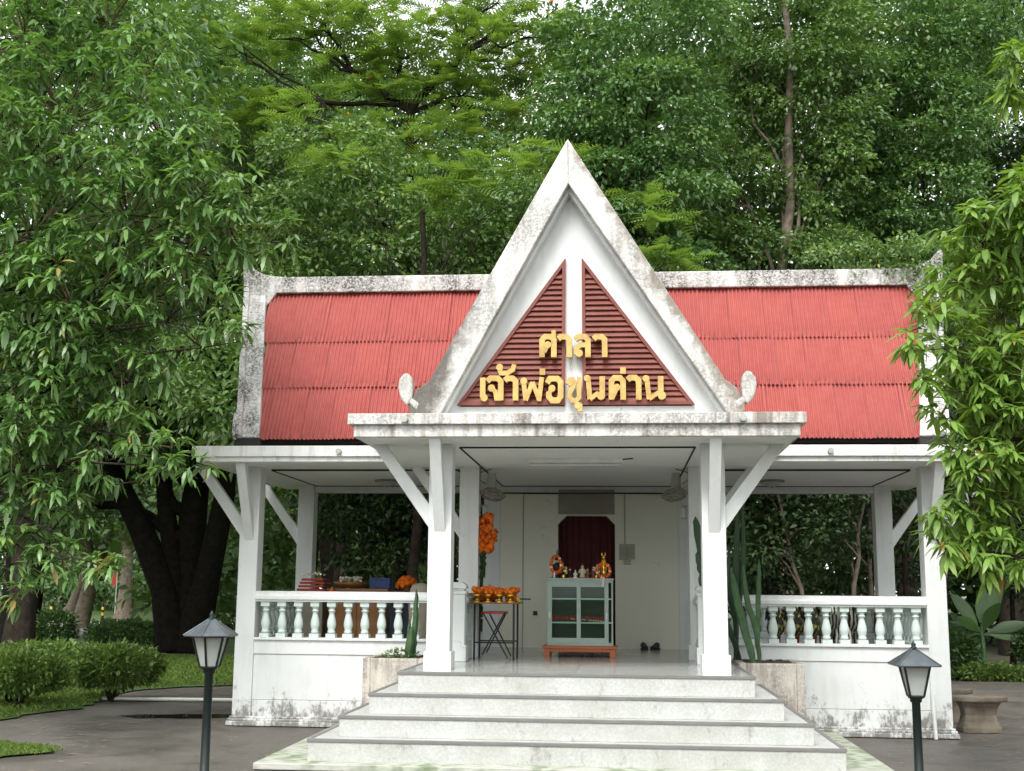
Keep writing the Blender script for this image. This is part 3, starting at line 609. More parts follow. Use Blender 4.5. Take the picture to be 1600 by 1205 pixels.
# ================================================================== lamp posts in front
def lamp_post(x, y, ze, label, sides, wr):
    t = thing('lamp_post', label, 'lamp', (x, y, 0), 'garden lamps in front of the steps')
    zb = ze-.245
    MB().lathe([(.075, 0), (.075, .02), (.036, .03), (.032, zb-.03), (.045, zb-.02), (.045, zb), (.06, zb+.005), (.06, zb+.018)], (x, y, 0), 16).build('pole', 'lamp_green', t)
    ph = math.pi/sides*(1 if sides == 6 else 1)
    r0, r1 = .072, .135
    g = MB(); fr = MB(); P0 = []; P1 = []
    for k in range(sides):
        a = 2*math.pi*k/sides+ph; P0.append(Vector((x+r0*math.cos(a), y+r0*math.sin(a), zb+.02))); P1.append(Vector((x+r1*math.cos(a), y+r1*math.sin(a), ze)))
    for k in range(sides):
        j = (k+1) % sides; c = Vector((x, y, (zb+ze)/2)); inn = lambda p: p+(Vector((x, y, p.z))-p)*.05
        q = [inn(P0[k]), inn(P0[j]), inn(P1[j]), inn(P1[k])]; q2 = [p+(Vector((x, y, p.z))-p)*.05 for p in q]
        MB().hexa(q2, q).build('pane', 'lamp_glass', t)
        fr.tube([P0[k], P1[k]], .009, 6); fr.tube([P0[k], P0[j]], .009, 6); fr.tube([P1[k], P1[j]], .009, 6)
    fr.build('frame', 'lamp_green', t)
    MB().lathe([(.018, zb+.02), (.018, zb+.07), (.03, zb+.09), (.033, zb+.14), (.02, zb+.19)], (x, y, 0), 10).build('bulb', 'white_plastic', t)
    h = .125; n = sides; b = MB(); b.lathe([(wr-.004, ze+.0), (wr, ze+.008), (.022, ze+h), (.018, ze+h+.004)], (x, y, 0), n, False, ph); rf = b.build('lamp_roof', 'lamp_roof', t)
    e = MB()
    for k in range(n):
        a = 2*math.pi*k/n+ph; e.tube([(x+wr*math.cos(a), y+wr*math.sin(a), ze+.010), (x+.022*math.cos(a), y+.022*math.sin(a), ze+h+.002)], .006, 5)
    e.build('rib', 'lamp_roof', rf)
    MB().lathe([(.022, ze+h), (.026, ze+h+.012), (.014, ze+h+.022), (.020, ze+h+.034), (.010, ze+h+.05), (.003, ze+h+.066)], (x, y, 0), 12).build('finial', 'lamp_green', rf)
lamp_post(-2.615, -5.9, 1.285, 'black garden lamp post with six sided grey cap at lower left', 6, .205)
lamp_post(2.70, -5.2, 1.100, 'black garden lamp post with four sided slate grey cap at lower right', 4, .232)

# ================================================================== porch furnishings
FZ = FL
# folding table
tx0, tx1, ty0, ty1, tz = -1.28, -.76, -.60, -.02, 1.492
t = thing('folding_table', 'black folding tray table with crossed legs beside left porch column', 'table', ((tx0+tx1)/2, (ty0+ty1)/2, FZ))
MB().box(tx0-.03, tx1+.03, ty0-.03, ty1+.03, tz, tz+.018).build('table_top', 'wood_brown', t, .004)
for x in (tx0+.03, tx1-.03):
    for y in (ty0+.02, ty1-.02): MB().tube([(x, y, FZ), (x, y, tz)], .012, 8).build('leg', 'steel_dark', t)
for y in (ty0+.02, ty1-.02): MB().tube([(tx0+.03, y, FZ+.20), (tx1-.03, y, FZ+.20)], .009, 6).build('stretcher', 'steel_dark', t)
for y, dx in ((ty0+.06, .12), (ty1-.06, .14)):
    MB().tube([(tx0+dx, y, tz-.10), (tx1-.10, y, FZ+.02)], .009, 6).tube([(tx1-dx-.02, y, tz-.10), (tx0+.12, y, FZ+.06)], .009, 6).build('brace', 'steel_dark', t)
MB().box(tx0+.10, tx1-.14, ty0+.1, ty1-.1, tz-.12, tz-.095).build('shelf', 'red', t, .003)
# offerings: gilded bowls and marigold garlands
fb = MB(); fb.ball((0, 0, 0), .027, 14, 9, .34); FLOWER = fb.mesh('flower', 'orange')
fb = MB(); fb.ball((0, 0, 0), .027, 14, 9, .34); FLOWER_Y = fb.mesh('flower', 'yellow_flower')
fb = MB(); fb.ball((0, 0, 0), .025, 12, 8, .3); FLOWER_W = fb.mesh('flower', 'white_flower'); fb = MB(); fb.ball((0, 0, 0), .025, 12, 8, .3); FLOWER_R = fb.mesh('flower', 'red_flower')
names = ['leftmost', 'second', 'third', 'rightmost']
for i, x in enumerate((-1.23, -1.10, -.965, -.835)):
    z = tz+.018
    t = thing('offering_bowl', f'small gilded footed bowl on the folding table, {names[i]} of four', 'bowl', (x, ty0+.06, z), 'gilded bowls on the folding table')
    MB().lathe([(.045, 0), (.045, .008), (.022, .022), (.018, .038), (.034, .052), (.05, .075), (.054, .09), (.046, .09)], (x, ty0+.06, z), 16).build('bowl', 'brass', t)
    for k in range(7): inst('flower', FLOWER, t, (x+random.uniform(-.045, .045), ty0+.06+random.uniform(-.04, .04), z+.105+random.uniform(0, .03)), (k, k*2, 0), (.95,)*3)
t = thing('flower_garland', 'heap of orange marigold garlands spread on the folding table', 'garland', (-1.02, -.3, tz+.018))
for k in range(85): inst('flower', FLOWER if random.random() < .85 else FLOWER_Y, t, (random.uniform(tx0, tx1-.02), random.uniform(ty0+.15, ty1), tz+.04+random.uniform(0, .13)), (k, k*1.7, 0), (random.uniform(.8, 1.3),)*3)
t = thing('flower_vase', 'two small green bottles with orange flowers at table back', 'vase', (-1.16, .0, tz+.018))
for dx in (0, .05):
    MB().lathe([(.02, 0), (.022, .07), (.012, .10), (.012, .13)], (-1.20+dx, -.06, tz+.018), 10).build('bottle', 'leaf_dark', t)
    for k in range(4): inst('flower', FLOWER, t, (-1.20+dx+random.uniform(-.02, .02), -.06+random.uniform(-.02, .02), tz+.16+random.uniform(0, .05)), (k, 0, 0), (.8,)*3)
t = thing('incense_tray', 'dark tray handle with yellow petals jutting from the table edge', 'tray', (-.72, -.3, tz+.018))
MB().cbox((-.69, -.35, tz+.055), (.16, .04, .018)).build('handle', 'steel_dark', t, .004)
for k in range(5): inst('flower', FLOWER_Y, t, (-.74+random.uniform(-.03, .03), -.4+random.uniform(-.04, .04), tz+.02+random.uniform(0, .03)), (k, 0, 0), (.8,)*3)
# hanging garland on the left inner column
t = thing('hanging_garland', 'thick bunch of orange garlands hanging on left inner column', 'garland', (-1.215, .10, 2.6))
MB().tube([(-1.28, .12, 2.60), (-1.21, .10, 2.60), (-1.21, .10, 1.80)], .006, 6).build('cord', 'leaf_dark', t)
for k in range(95):
    z = random.uniform(2.12, 2.57); wd = .12*(1.05-.5*abs((z-2.38)/.25)**2)
    inst('flower', FLOWER, t, (-1.205+random.uniform(-wd, wd), .09+random.uniform(-.06, .06), z), (k, k*2, 0), (random.uniform(.95, 1.45),)*3)
b = MB()
for k in range(14): b.ball((-1.235+random.uniform(-.02, .02), .1, 1.80+k*.024), (.03, .03, .022), 7, 4, .3)
b.build('ribbon', 'leaf_dark', t)
# glass cabinet on its low stand
cx0, cx1, cy0, cy1 = -.455, .36, .30, .66
t = thing('cabinet_stand', 'low orange brown wooden stand under the glass cabinet', 'stand', (-.05, .45, FZ))
MB().box(cx0-.055, cx1+.055, cy0-.06, cy1+.05, FZ+.105, FZ+.135).build('top', 'orange_wood', t, .004)
MB().box(cx0-.02, cx1+.02, cy0-.035, cy0-.01, FZ+.065, FZ+.104).build('apron_board', 'orange_wood', t, .003)
for x in (cx0-.03, cx1-.04):
    for y in (cy0-.045, cy1-.04): MB().box(x, x+.07, y, y+.07, FZ, FZ+.104).build('leg', 'orange_wood', t, .003)
cz0 = FZ+.137; cz1 = cz0+.80
t = thing('glass_cabinet', 'pale green steel cabinet with two sliding glass doors in the porch', 'cabinet', (-.05, .48, cz0))
b = MB(); b.box(cx0, cx1, cy1-.02, cy1, cz0, cz1); b.box(cx0, cx0+.02, cy0, cy1-.021, cz0, cz1); b.box(cx1-.02, cx1, cy0, cy1-.021, cz0, cz1); b.box(cx0+.021, cx1-.021, cy0, cy1-.021, cz0, cz0+.04); b.box(cx0+.021, cx1-.021, cy0, cy1-.021, cz1-.03, cz1); b.box(cx0-.01, cx1+.01, cy0-.012, cy1+.005, cz1+.001, cz1+.022)
b.build('body', 'cab_green', t, .003)
for z in (cz0+.27, cz0+.56): MB().box(cx0+.021, cx1-.021, cy0+.036, cy1-.028, z, z+.016).build('shelf', 'white_plastic', t)
MB().box(cx0+.022, cx1-.022, cy1-.026, cy1-.021, cz0+.045, cz1-.035).build('back_cloth', 'leaf_dark', t)
xm = (cx0+cx1)/2-.02
for x0, x1, y in ((cx0+.012, xm+.03, cy0-.006), (xm-.02, cx1-.055, cy0+.016)):
    d = MB(); f = .05; d.box(x0, x0+f, y, y+.018, cz0+.03, cz1-.03); d.box(x1-f, x1, y, y+.018, cz0+.03, cz1-.03); d.box(x0+f, x1-f, y, y+.018, cz0+.03, cz0+.095); d.box(x0+f, x1-f, y, y+.018, cz1-.085, cz1-.03)
    dr = d.build('door', 'cab_green', t, .002); MB().box(x0+f, x1-f, y+.007, y+.011, cz0+.095, cz1-.085).build('pane', 'cab_glass', dr)
    hx = x0+.016 if x0 < xm-.1 else x1-.03; MB().box(hx, hx+.014, y-.006, y+.001, cz0+.33, cz0+.40).build('handle', 'white_plastic', dr)
t2 = thing('red_cloth', 'red folded cloth and beads lying on the cabinet shelf', 'cloth', (-.05, .45, cz0+.282))
b = MB()
for k in range(14):
    x = cx0+.06+k*.048; b.ball((x, cy0+.10+random.uniform(-.02, .04), cz0+.312+(.02 if k < 7 else .008)), (.042, .05, .038), 8, 5, .25)
b.build('cloth', 'red', t2)
for k in range(16): inst('bead', FLOWER_W, t2, (cx0+.30+k*.028, cy0+.06, cz0+.295+max(0, .03-k*.002)), (k, 0, 0), (.35,)*3)
# things on the cabinet top
ct = cz1+.023
def figurine(x, y, h, mat, label, hat=None, base=None):
    t = thing('figurine', label, 'figurine', (x, y, ct), 'figurines on the cabinet')
    w_ = h*.32
    MB().lathe([(w_*.75, 0), (w_*.7, h*.08), (w_*.52, h*.3), (w_*.60, h*.5), (w_*.62, h*.62), (w_*.25, h*.70), (w_*.2, h*.73)], (x, y, ct+.004), 10).tube([(x-w_*.5, y, ct+h*.62), (x-w_*.85, y-.01, ct+h*.42), (x-w_*.3, y-.03, ct+h*.36)], w_*.16, 6).tube([(x+w_*.5, y, ct+h*.62), (x+w_*.85, y-.01, ct+h*.42), (x+w_*.3, y-.03, ct+h*.36)], w_*.16, 6).build('body', mat, t)
    MB().ball((x, y, ct+h*.83), (w_*.34, w_*.36, h*.12), 10, 7).build('head', 'cream', t)
    MB().lathe([(w_*.40, h*.86), (w_*.28, h*.93), (w_*.08, h*1.0), (w_*.02, h*1.08)], (x, y, ct), 10).build('headdress', hat or mat, t)
    MB().lathe([(w_*1.0, 0), (w_*1.0, .006), (w_*.8, .012)], (x, y, ct), 10).build('base', base or 'red', t); return t
figurine(-.175, .42, .13, 'black', 'small black clad figurine with reddish head on the cabinet', 'red')
figurine(-.105, .38, .10, 'white_flower', 'tiny white figurine on the cabinet top', 'white_flower', 'white_plastic')
figurine(-.02, .44, .17, 'cream', 'larger seated cream figurine in the middle of the cabinet top', 'brass', 'red')
figurine(.045, .44, .12, 'wood_brown', 'brown figurine close right of the larger cream figurine', 'gold')
figurine(.115, .40, .13, 'maroon', 'small red based figurine beside the white flowers', 'red')
t = figurine(-.34, .46, .26, 'black', 'dark figurine wearing an orange garland at the cabinet left end', 'black', 'black')
MB().tube([(-.34, .46, ct+.27), (-.34, .46, ct+.36)], [.012, .003], 8).build('spire', 'black', t)
t = thing('deity_statue', 'slender gilt statue with horned crown at cabinet right end', 'statue', (.245, .42, ct))
MB().lathe([(.05, 0), (.05, .02), (.03, .03), (.035, .10), (.045, .15), (.028, .19), (.03, .22), (.016, .24)], (.245, .42, ct), 12).build('body', 'brass', t)
MB().ball((.245, .42, ct+.255), (.022, .024, .028), 10, 7).build('head', 'brass', t)
MB().tube([(.235, .42, ct+.27), (.222, .42, ct+.30), (.226, .42, ct+.325)], [.008, .007, .002], 6).tube([(.255, .42, ct+.27), (.268, .42, ct+.30), (.264, .42, ct+.325)], [.008, .007, .002], 6).build('crown', 'brass', t)
def neck_garland(x, y, z, w_, h, label, tail):
    t = thing('flower_garland', label, 'garland', (x, y, z), 'garlands on the cabinet')
    n = 26
    for k in range(n):
        a = math.pi*(.10+1.8*k/(n-1))+math.pi/2
        inst('flower', (FLOWER, FLOWER, FLOWER_R, FLOWER_W)[k % 4] if k % 3 else FLOWER, t, (x+w_*math.cos(a), y-.05, z+h*math.sin(a)), (k, k, 0), (.72,)*3)
    b = MB(); b.tube([(x+tail, y-.06, z-h), (x+tail-.004, y-.075, z-h-.06), (x+tail-.01, y-.07, z-h-.115)], [.012, .014, .018], 8); b.build('tassel', 'white_flower', t)
neck_garland(-.345, .40, ct+.165, .062, .105, 'orange and red garland draped over the dark figurine', -.02)
neck_garland(.245, .36, ct+.095, .078, .085, 'pink and orange ring garland with white tassel over cabinet edge', 0)
for x, mts, lab in ((-.255, (FLOWER_W, FLOWER_Y, FLOWER_Y), 'small posy of yellow and white flowers on the cabinet'), (.155, (FLOWER_W, FLOWER_W, FLOWER_W), 'small posy of white flowers on the cabinet')):
    t = thing('flower_posy', lab, 'flowers', (x, .40, ct), 'posies on the cabinet')
    MB().lathe([(.02, 0), (.024, .03), (.015, .05)], (x, .40, ct), 10).build('vase', 'brass', t)
    for k in range(11): inst('flower', mts[k % 3], t, (x+random.uniform(-.04, .04), .39+random.uniform(-.03, .03), ct+.06+random.uniform(0, .12)), (k, 0, 0), (.62,)*3)
# shoes by the back wall
for i, (x, a, lab) in enumerate(((.78, .15, 'black shoe on the floor by the back wall, left of the pair'), (.93, -.35, 'black shoe on the floor by the back wall, right of the pair'))):
    t = thing('shoe', lab, 'shoe', (x, 2.55, FZ), 'pair of shoes'); t.rotation_euler = (0, 0, a)
    c = Vector((x, 2.55, FZ))
    b = MB(); vs = []; prof = [(-.13, .030, .075), (-.10, .040, .09), (-.04, .040, .085), (.0, .042, .065), (.06, .046, .05), (.11, .040, .042), (.14, .02, .03)]; n = 10
    for yy, wd, hh in prof:
        for j in range(n):
            aa = math.pi*2*j/n; vs.append((c.x+wd*math.cos(aa), c.y-yy, c.z+.012+hh*.5+hh*.5*math.sin(aa)))
    b.add(vs, [(i_*n+j, i_*n+(j+1) % n, (i_+1)*n+(j+1) % n, (i_+1)*n+j) for i_ in range(len(prof)-1) for j in range(n)], True); b.add(vs[-n:], [tuple(range(n))]); b.build('upper', 'black', t)
    MB().prism([(c.x-.035, c.y+.13), (c.x+.035, c.y+.13), (c.x+.048, c.y-.05), (c.x+.03, c.y-.135), (c.x-.03, c.y-.135), (c.x-.048, c.y-.05)], c.z, c.z+.018, 'z').build('sole', 'rubber', t, .003)
# wall fans, lanterns, ceiling lights
def fan(x, s, lab):
    t = thing('wall_fan', lab, 'fan', (x, .1, 3.1), 'ceiling fans in the porch')
    z = 2.84; y = .06; q = Quaternion((1, 0, 0), R(-72)) @ Quaternion((0, 1, 0), R(s*10)); c = Vector((x+s*.02, y, z-.02))
    MB().lathe([(.05, .30), (.05, .25), (.06, .24), (.06, .10), (.04, .08)], (x, .1, z-.05), 14).build('motor', 'fitting', t)
    MB().tube([(x, .1, z+.02), (x+s*.02, .05, z-.02)], .03, 8).build('neck', 'grey_plastic', t)
    cg = MB(); rr = .155
    for dz, r_ in ((-.035, rr*.82), (0, rr), (.035, rr*.82), (-.05, rr*.4), (.05, rr*.4)):
        cg.tube([c+q @ Vector((r_*math.cos(a*math.pi/12), r_*math.sin(a*math.pi/12), dz)) if False else c+Matrix.Rotation(R(-18), 3, 'X') @ Matrix.Rotation(R(s*8), 3, 'Y') @ Vector((r_*math.cos(a*math.pi/12), r_*math.sin(a*math.pi/12), dz)) for a in range(25)], .006, 5, True, False)
    for a in range(20):
        an = a*math.pi/10; cg.tube([c+Matrix.Rotation(R(-18), 3, 'X') @ Matrix.Rotation(R(s*8), 3, 'Y') @ Vector((r_*math.cos(an), r_*math.sin(an), dz)) for r_, dz in ((.03, -.055), (rr*.6, -.045), (rr, 0), (rr*.6, .045), (.03, .055))], .004, 4, True, False)
    cg.build('cage', 'board', t)
    bl = MB(); mt = Matrix.Rotation(R(-18), 3, 'X') @ Matrix.Rotation(R(s*8), 3, 'Y')
    for k in range(3):
        a0 = k*2*math.pi/3; pts = [(.02, -.2, .01), (.12, -.35, .02), (.135, .25, -.015), (.02, .3, -.01)]
        f = [c+mt @ Vector((r_*math.cos(a0+da), r_*math.sin(a0+da), h)) for r_, da, h in pts]; g_ = [p+Vector((0, 0, .003)) for p in f]; bl.hexa(f, g_)
    bl.build('blades', 'board', t)
    MB().tube([(x+s*.0, .11, 3.14), (x-s*.14, .13, 3.10), (x-s*.17, .13, 3.02), (x-s*.08, .12, 2.96)], .005, 6).build('cable', 'black', t)
fan(-1.14, 1, 'grey caged fan hanging above the orange garlands'); fan(1.14, -1, 'grey caged fan hanging by the right inner column')
for x, lab in ((-1.235, 'small glass wall lantern under the left fan'), (1.235, 'small glass wall lantern under the right fan')):
    t = thing('wall_lantern', lab, 'lantern', (x, .12, 2.55), 'wall lanterns'); s = 1 if x < 0 else -1; xx = x+s*.005
    MB().lathe([(.034, 2.525), (.034, 2.54), (.03, 2.545)], (xx, .12, 0), 12).lathe([(.03, 2.66), (.036, 2.665), (.036, 2.68), (.01, 2.70)], (xx, .12, 0), 12).build('cap', 'fitting', t)
    MB().lathe([(.028, 2.546), (.028, 2.659)], (xx, .12, 0), 12).build('glass', 'lamp_glass', t)
    MB().tube([(x-s*.05, .12, 2.69), (xx, .12, 2.69)], .008, 6).build('arm', 'grey_plastic', t)
t = thing('tube_light', 'unlit white fluorescent fitting on the porch ceiling', 'light', (-.05, -1.0, 3.148))
MB().prism([(-1.09, 3.147), (-.91, 3.147), (-.93, 3.10), (-1.07, 3.10)], -.60, .49, 'x').build('housing', 'white_plastic', t, .003); MB().tube([(-.58, -1.0, 3.085), (.47, -1.0, 3.085)], .014, 10).build('tube', 'white_plastic', t); MB().tube([(.49, -1.02, 3.14), (.60, -1.1, 3.142)], .008, 6).build('cable', 'black', t)
for x, lab in ((-2.77, 'round ceiling light under the left wing roof'), (2.50, 'round ceiling light under the right wing roof')):
    t = thing('ceiling_light', lab, 'light', (x, 1.72, 3.147), 'round ceiling lights')
    MB().lathe([(.17, 3.147), (.175, 3.135), (.165, 3.12), (.15, 3.118)][::-1], (x, 1.72, 0), 24).build('rim', 'board', t); MB().lathe([(.03, 3.06), (.09, 3.072), (.13, 3.095), (.155, 3.125)], (x, 1.72, 0), 24).build('bowl', 'lamp_glass', t); MB().lathe([(.008, 3.045), (.014, 3.055), (.012, 3.062)], (x, 1.72, 0), 10).build('knob', 'board', t)

# ================================================================== stored things in the wings
t = thing('sideboard', 'brown wooden sideboard standing behind the left balusters', 'sideboard', (-2.6, 1.5, FZ))
MB().box(-3.02, -2.25, 1.3, 1.8, FZ+.04, 1.62).build('body', 'wood_brown', t, .006); MB().box(-3.05, -2.22, 1.27, 1.82, 1.621, 1.655).build('top', 'wood_brown', t, .004)
for x in (-3.0, -2.32):
    MB().box(x, x+.05, 1.32, 1.37, FZ, FZ+.039).build('foot', 'wood_brown', t)
MB().box(-3.0, -2.64, 1.285, 1.299, .95, 1.58).build('door', 'wood_brown', t, .004); MB().box(-2.63, -2.27, 1.285, 1.299, .95, 1.58).build('door', 'wood_brown', t, .004)
t = thing('dark_cloth_table', 'table under a navy cloth next to the brown sideboard', 'table', (-1.95, 1.5, FZ))
MB().box(-2.19, -1.72, 1.3, 1.8, 1.60, 1.63).build('table_top', 'navy', t, .004); b = MB(); n = 24
vs = [];
for i in range(n+1):
    x = -2.19+.47*i/n; vs += [(x, 1.295+.012*math.sin(i*1.4), FZ+.03), (x, 1.295, 1.60)]
b.add(vs, [(2*i, 2*i+2, 2*i+3, 2*i+1) for i in range(n)], True); b.build('cloth', 'navy', t)
for x in (-2.17, -1.76): MB().box(x, x+.03, 1.75, 1.78, FZ, 1.6).build('leg', 'wood_brown', t)
t = thing('blue_box', 'plain blue box on the stored furniture above the left handrail', 'box', (-2.32, 1.5, 1.656)); MB().box(-2.47, -2.2, 1.40, 1.66, 1.657, 1.78).build('box_body', 'blue', t, .004); MB().box(-2.472, -2.198, 1.398, 1.662, 1.781, 1.80).build('lid', 'blue', t, .003)
t = thing('flower_bouquet', 'large round orange flower bouquet above the left handrail', 'flowers', (-1.93, 1.45, 1.63))
for k in range(55):
    d = Vector((random.gauss(0, 1), random.gauss(0, 1), abs(random.gauss(0, 1)))).normalized(); inst('flower', FLOWER, t, (-1.93+.115*d.x, 1.45+.1*d.y, 1.68+.12*d.z), (k, k, 0), (1.25,)*3)
MB().lathe([(.05, 1.631), (.06, 1.66), (.04, 1.72)], (-1.93, 1.45, 0), 12).build('pot', 'wood_brown', t)
t = thing('carved_tray', 'brown carved tray heaped with small wooden pieces above the left handrail', 'tray', (-2.88, 1.5, 1.656))
MB().lathe([(.12, 1.656), (.2, 1.70), (.23, 1.74), (.21, 1.745), (.17, 1.71)], (-2.88, 1.5, 0), 20).build('dish', 'wood_brown', t)
b = MB()
for k in range(16): b.cbox((-2.88+random.uniform(-.15, .15), 1.5+random.uniform(-.1, .1), 1.755+random.uniform(0, .05)), (random.uniform(.04, .12), .03, .025), Matrix.Rotation(random.uniform(0, 3), 3, 'Z') @ Matrix.Rotation(random.uniform(-.5, .5), 3, 'X'))
b.build('pieces', 'cream', t)
t = thing('stacked_trays', 'stack of reddish wooden trays with small carvings beside the left rear column', 'tray', (-3.26, 1.5, FZ))
b = MB()
for k in range(4): b.box(-3.46+.02*k, -3.08-.02*(k % 2), 1.35, 1.7, 1.62+k*.045, 1.65+k*.045)
b.build('trays', 'red', t, .004); MB().box(-3.44, -3.1, 1.36, 1.69, FZ, 1.619).build('cupboard', 'board', t, .005)
for k in range(7): MB().cbox((-3.42+k*.05, 1.45+random.uniform(-.05, .1), 1.835+random.uniform(0, .02)), (.07, .02, .02), Matrix.Rotation(random.uniform(-.9, .9), 3, 'Y') @ Matrix.Rotation(random.uniform(0, 3), 3, 'Z')).build('carving', 'cream', t)
t = thing('garland_strand', 'long strand of orange flowers hanging behind the left balusters', 'garland', (-3.10, 1.0, 1.5))
for k in range(22): inst('flower', FLOWER, t, (-3.10+.012*math.sin(k), 1.02, 1.10+k*.026), (k, k, 0), (.95, .95, .6))
t = thing('grey_jar', 'grey rounded jar lid showing above the left handrail by porch column', 'jar', (-1.68, 1.0, FZ)); MB().lathe([(.12, FZ), (.15, 1.1), (.16, 1.5), (.14, 1.66), (.11, 1.71), (.03, 1.735)], (-1.66, 1.0, 0), 18).build('jar_body', 'board', t)
for n_, dx, dy in (('sideboard', -.42, 0), ('dark_cloth_table', -.42, 0), ('blue_box', -.44, 0), ('flower_bouquet', -.49, 0), ('carved_tray', -.32, 0), ('stacked_trays', -.44, 0), ('garland_strand', -.30, .22), ('grey_jar', -.49, 0)):
    o = bpy.data.objects[n_]; o.location.x += dx; o.location.y += dy
# painted animal statues behind the right balusters
m_ = NM('zebra'); wv = m_.n('ShaderNodeTexWave'); wv.inputs['Scale'].default_value = 7; wv.inputs['Distortion'].default_value = 4; m_.l(m_.coord((1, 1, .8)), wv.inputs['Vector']); m_.color(m_.ramp(wv.outputs[0], [(.50, (.015, .015, .015)), (.58, (.55, .55, .45))])); m_.set(Roughness=.4); M['zebra'] = m_.m
m_ = NM('speckled'); m_.color(m_.ramp(m_.noise(24, 3), [(.52, (.012, .014, .010)), (.58, (.40, .38, .10))])); m_.set(Roughness=.4); M['speckled'] = m_.m
def rooster(x, y, lab):
    t = thing('rooster_statue', lab, 'statue', (x, y, FZ), 'painted statues behind the right balusters'); z = FZ
    MB().tube([(x-.02, y+.05, z+.30), (x, y, z+.34), (x, y-.10, z+.38), (x, y-.16, z+.48), (x, y-.17, z+.58), (x, y-.19, z+.64)], [.05, .10, .115, .08, .05, .035], 12).build('body', 'speckled', t)
    b = MB()
    for k in range(5): b.tube([(x+(k-2)*.015, y+.05, z+.36), (x+(k-2)*.03, y+.18, z+.56-.03*k), (x+(k-2)*.04, y+.27, z+.46-.06*k)], [.03, .03, .008], 6)
    b.build('tail', 'black', t)
    for s in (-1, 1): MB().tube([(x+s*.04, y-.02, z+.30), (x+s*.045, y, z+.16), (x+s*.045, y-.01, z+.035)], [.032, .018, .016], 8).tube([(x+s*.045, y-.01, z+.03), (x+s*.05, y-.09, z+.02)], .012, 6).build('leg', 'red', t)
    MB().prism([(y-.24, z+.66), (y-.21, z+.72), (y-.18, z+.67), (y-.15, z+.72), (y-.13, z+.64), (y-.18, z+.62)], x-.012, x+.012, 'x').build('comb', 'red', t)
    MB().box(x-.12, x+.12, y-.16, y+.16, z, z+.019).build('plinth_block', 'black', t, .004)
rooster(2.37, .75, 'black and red rooster statue behind the right balusters nearest the porch'); rooster(2.61, .80, 'yellow speckled rooster statue second from the porch behind right balusters'); rooster(2.83, .85, 'dark rooster statue third from the porch behind right balusters')
def zebra(x, y, lab):
    t = thing('zebra_statue', lab, 'statue', (x, y, FZ), 'painted statues behind the right balusters'); z = FZ
    MB().tube([(x, y+.28, z+.44), (x, y+.2, z+.45), (x, y, z+.43), (x, y-.18, z+.46), (x, y-.28, z+.58), (x, y-.32, z+.66)], [.05, .12, .125, .12, .075, .055], 12).build('body', 'zebra', t)
    MB().tube([(x, y-.29, z+.66), (x, y-.38, z+.62), (x, y-.47, z+.56)], [.055, .05, .03], 10).build('head', 'zebra', t)
    for sx in (-1, 1):
        for yy in (-.15, .2): MB().tube([(x+sx*.06, y+yy, z+.40), (x+sx*.065, y+yy-.01, z+.22), (x+sx*.065, y+yy, z+.02)], [.05, .028, .03], 8).build('leg', 'zebra', t)
        MB().tube([(x+sx*.03, y-.30, z+.69), (x+sx*.05, y-.30, z+.76)], [.02, .005], 6).build('ear', 'zebra', t)
    MB().box(x-.13, x+.13, y-.35, y+.32, z, z+.019).build('plinth_block', 'black', t, .004)
zebra(3.10, 1.15, 'black and white striped statue behind the right balusters beside roosters'); zebra(3.40, 1.15, 'black and white striped statue farthest right behind the balusters')
# ================================================================== pipes and benches
t = MB().tube([(-7.15, 2.85, .03), (-5.7, 2.93, .03), (-4.45, 2.98, .03)], .026, 8).build('white_pipe', 'white_plastic', None, 0, (-5.8, 2.9, 0)); tag(t, 'thin white pipe lying across the dark pavement left of the pavilion', 'pipe')
t = MB().tube([(4.06, -.14, 0), (4.045, -.13, .50)], .022, 10).build('white_standpipe', 'white_plastic', None, 0, (4.06, -.14, 0)); tag(t, 'short upright white pipe at the foot of the right column', 'pipe')
def bench(x, y, rz, L, lab, mat):
    t = thing('stone_bench', lab, 'bench', (x, y, 0), 'stone benches beside the pavilion'); mr = Matrix.Rotation(rz, 3, 'Z')
    pts = []
    for k in range(24):
        a = 2*math.pi*k/24; u = L/2*(abs(math.cos(a))**.6)*(1 if math.cos(a) > 0 else -1); v = .19*(abs(math.sin(a))**.6)*(1 if math.sin(a) > 0 else -1); v += .10*(u/(L/2))**2
        q = mr @ Vector((u+random.uniform(-.008, .008), v, 0)); pts.append((x+q.x, y+q.y))
    MB().prism(pts, .36, .425, 'z').build('seat', mat, t, .015)
    for sx in (0,):
        c = mr @ Vector((sx*L*.22, .03, 0)); b = MB(); vs = []; prof = [(.19, .0), (.19, .05), (.165, .12), (.15, .2), (.165, .29), (.19, .345), (.19, .359)]
        for r_, z in prof:
            for (u, v) in ((-1, -.72), (-.8, -.9), (.8, -.9), (1, -.72), (1, .72), (.8, .9), (-.8, .9), (-1, .72)):
                q = mr @ Vector((u*r_*1.25, v*r_*.85, 0)); vs.append((x+c.x+q.x, y+c.y+q.y, z))
        k = 8; b.add(vs, [(i*k+j, i*k+(j+1) % k, (i+1)*k+(j+1) % k, (i+1)*k+j) for i in range(len(prof)-1) for j in range(k)]); b.build('pedestal', mat, t, .01)
bench(4.80, .75, .08, .72, 'weathered stone bench on the pavement right of the pavilion', 'stone'); bench(4.75, 1.9, .5, .8, 'second stone bench half hidden behind the nearer bench', 'stone')
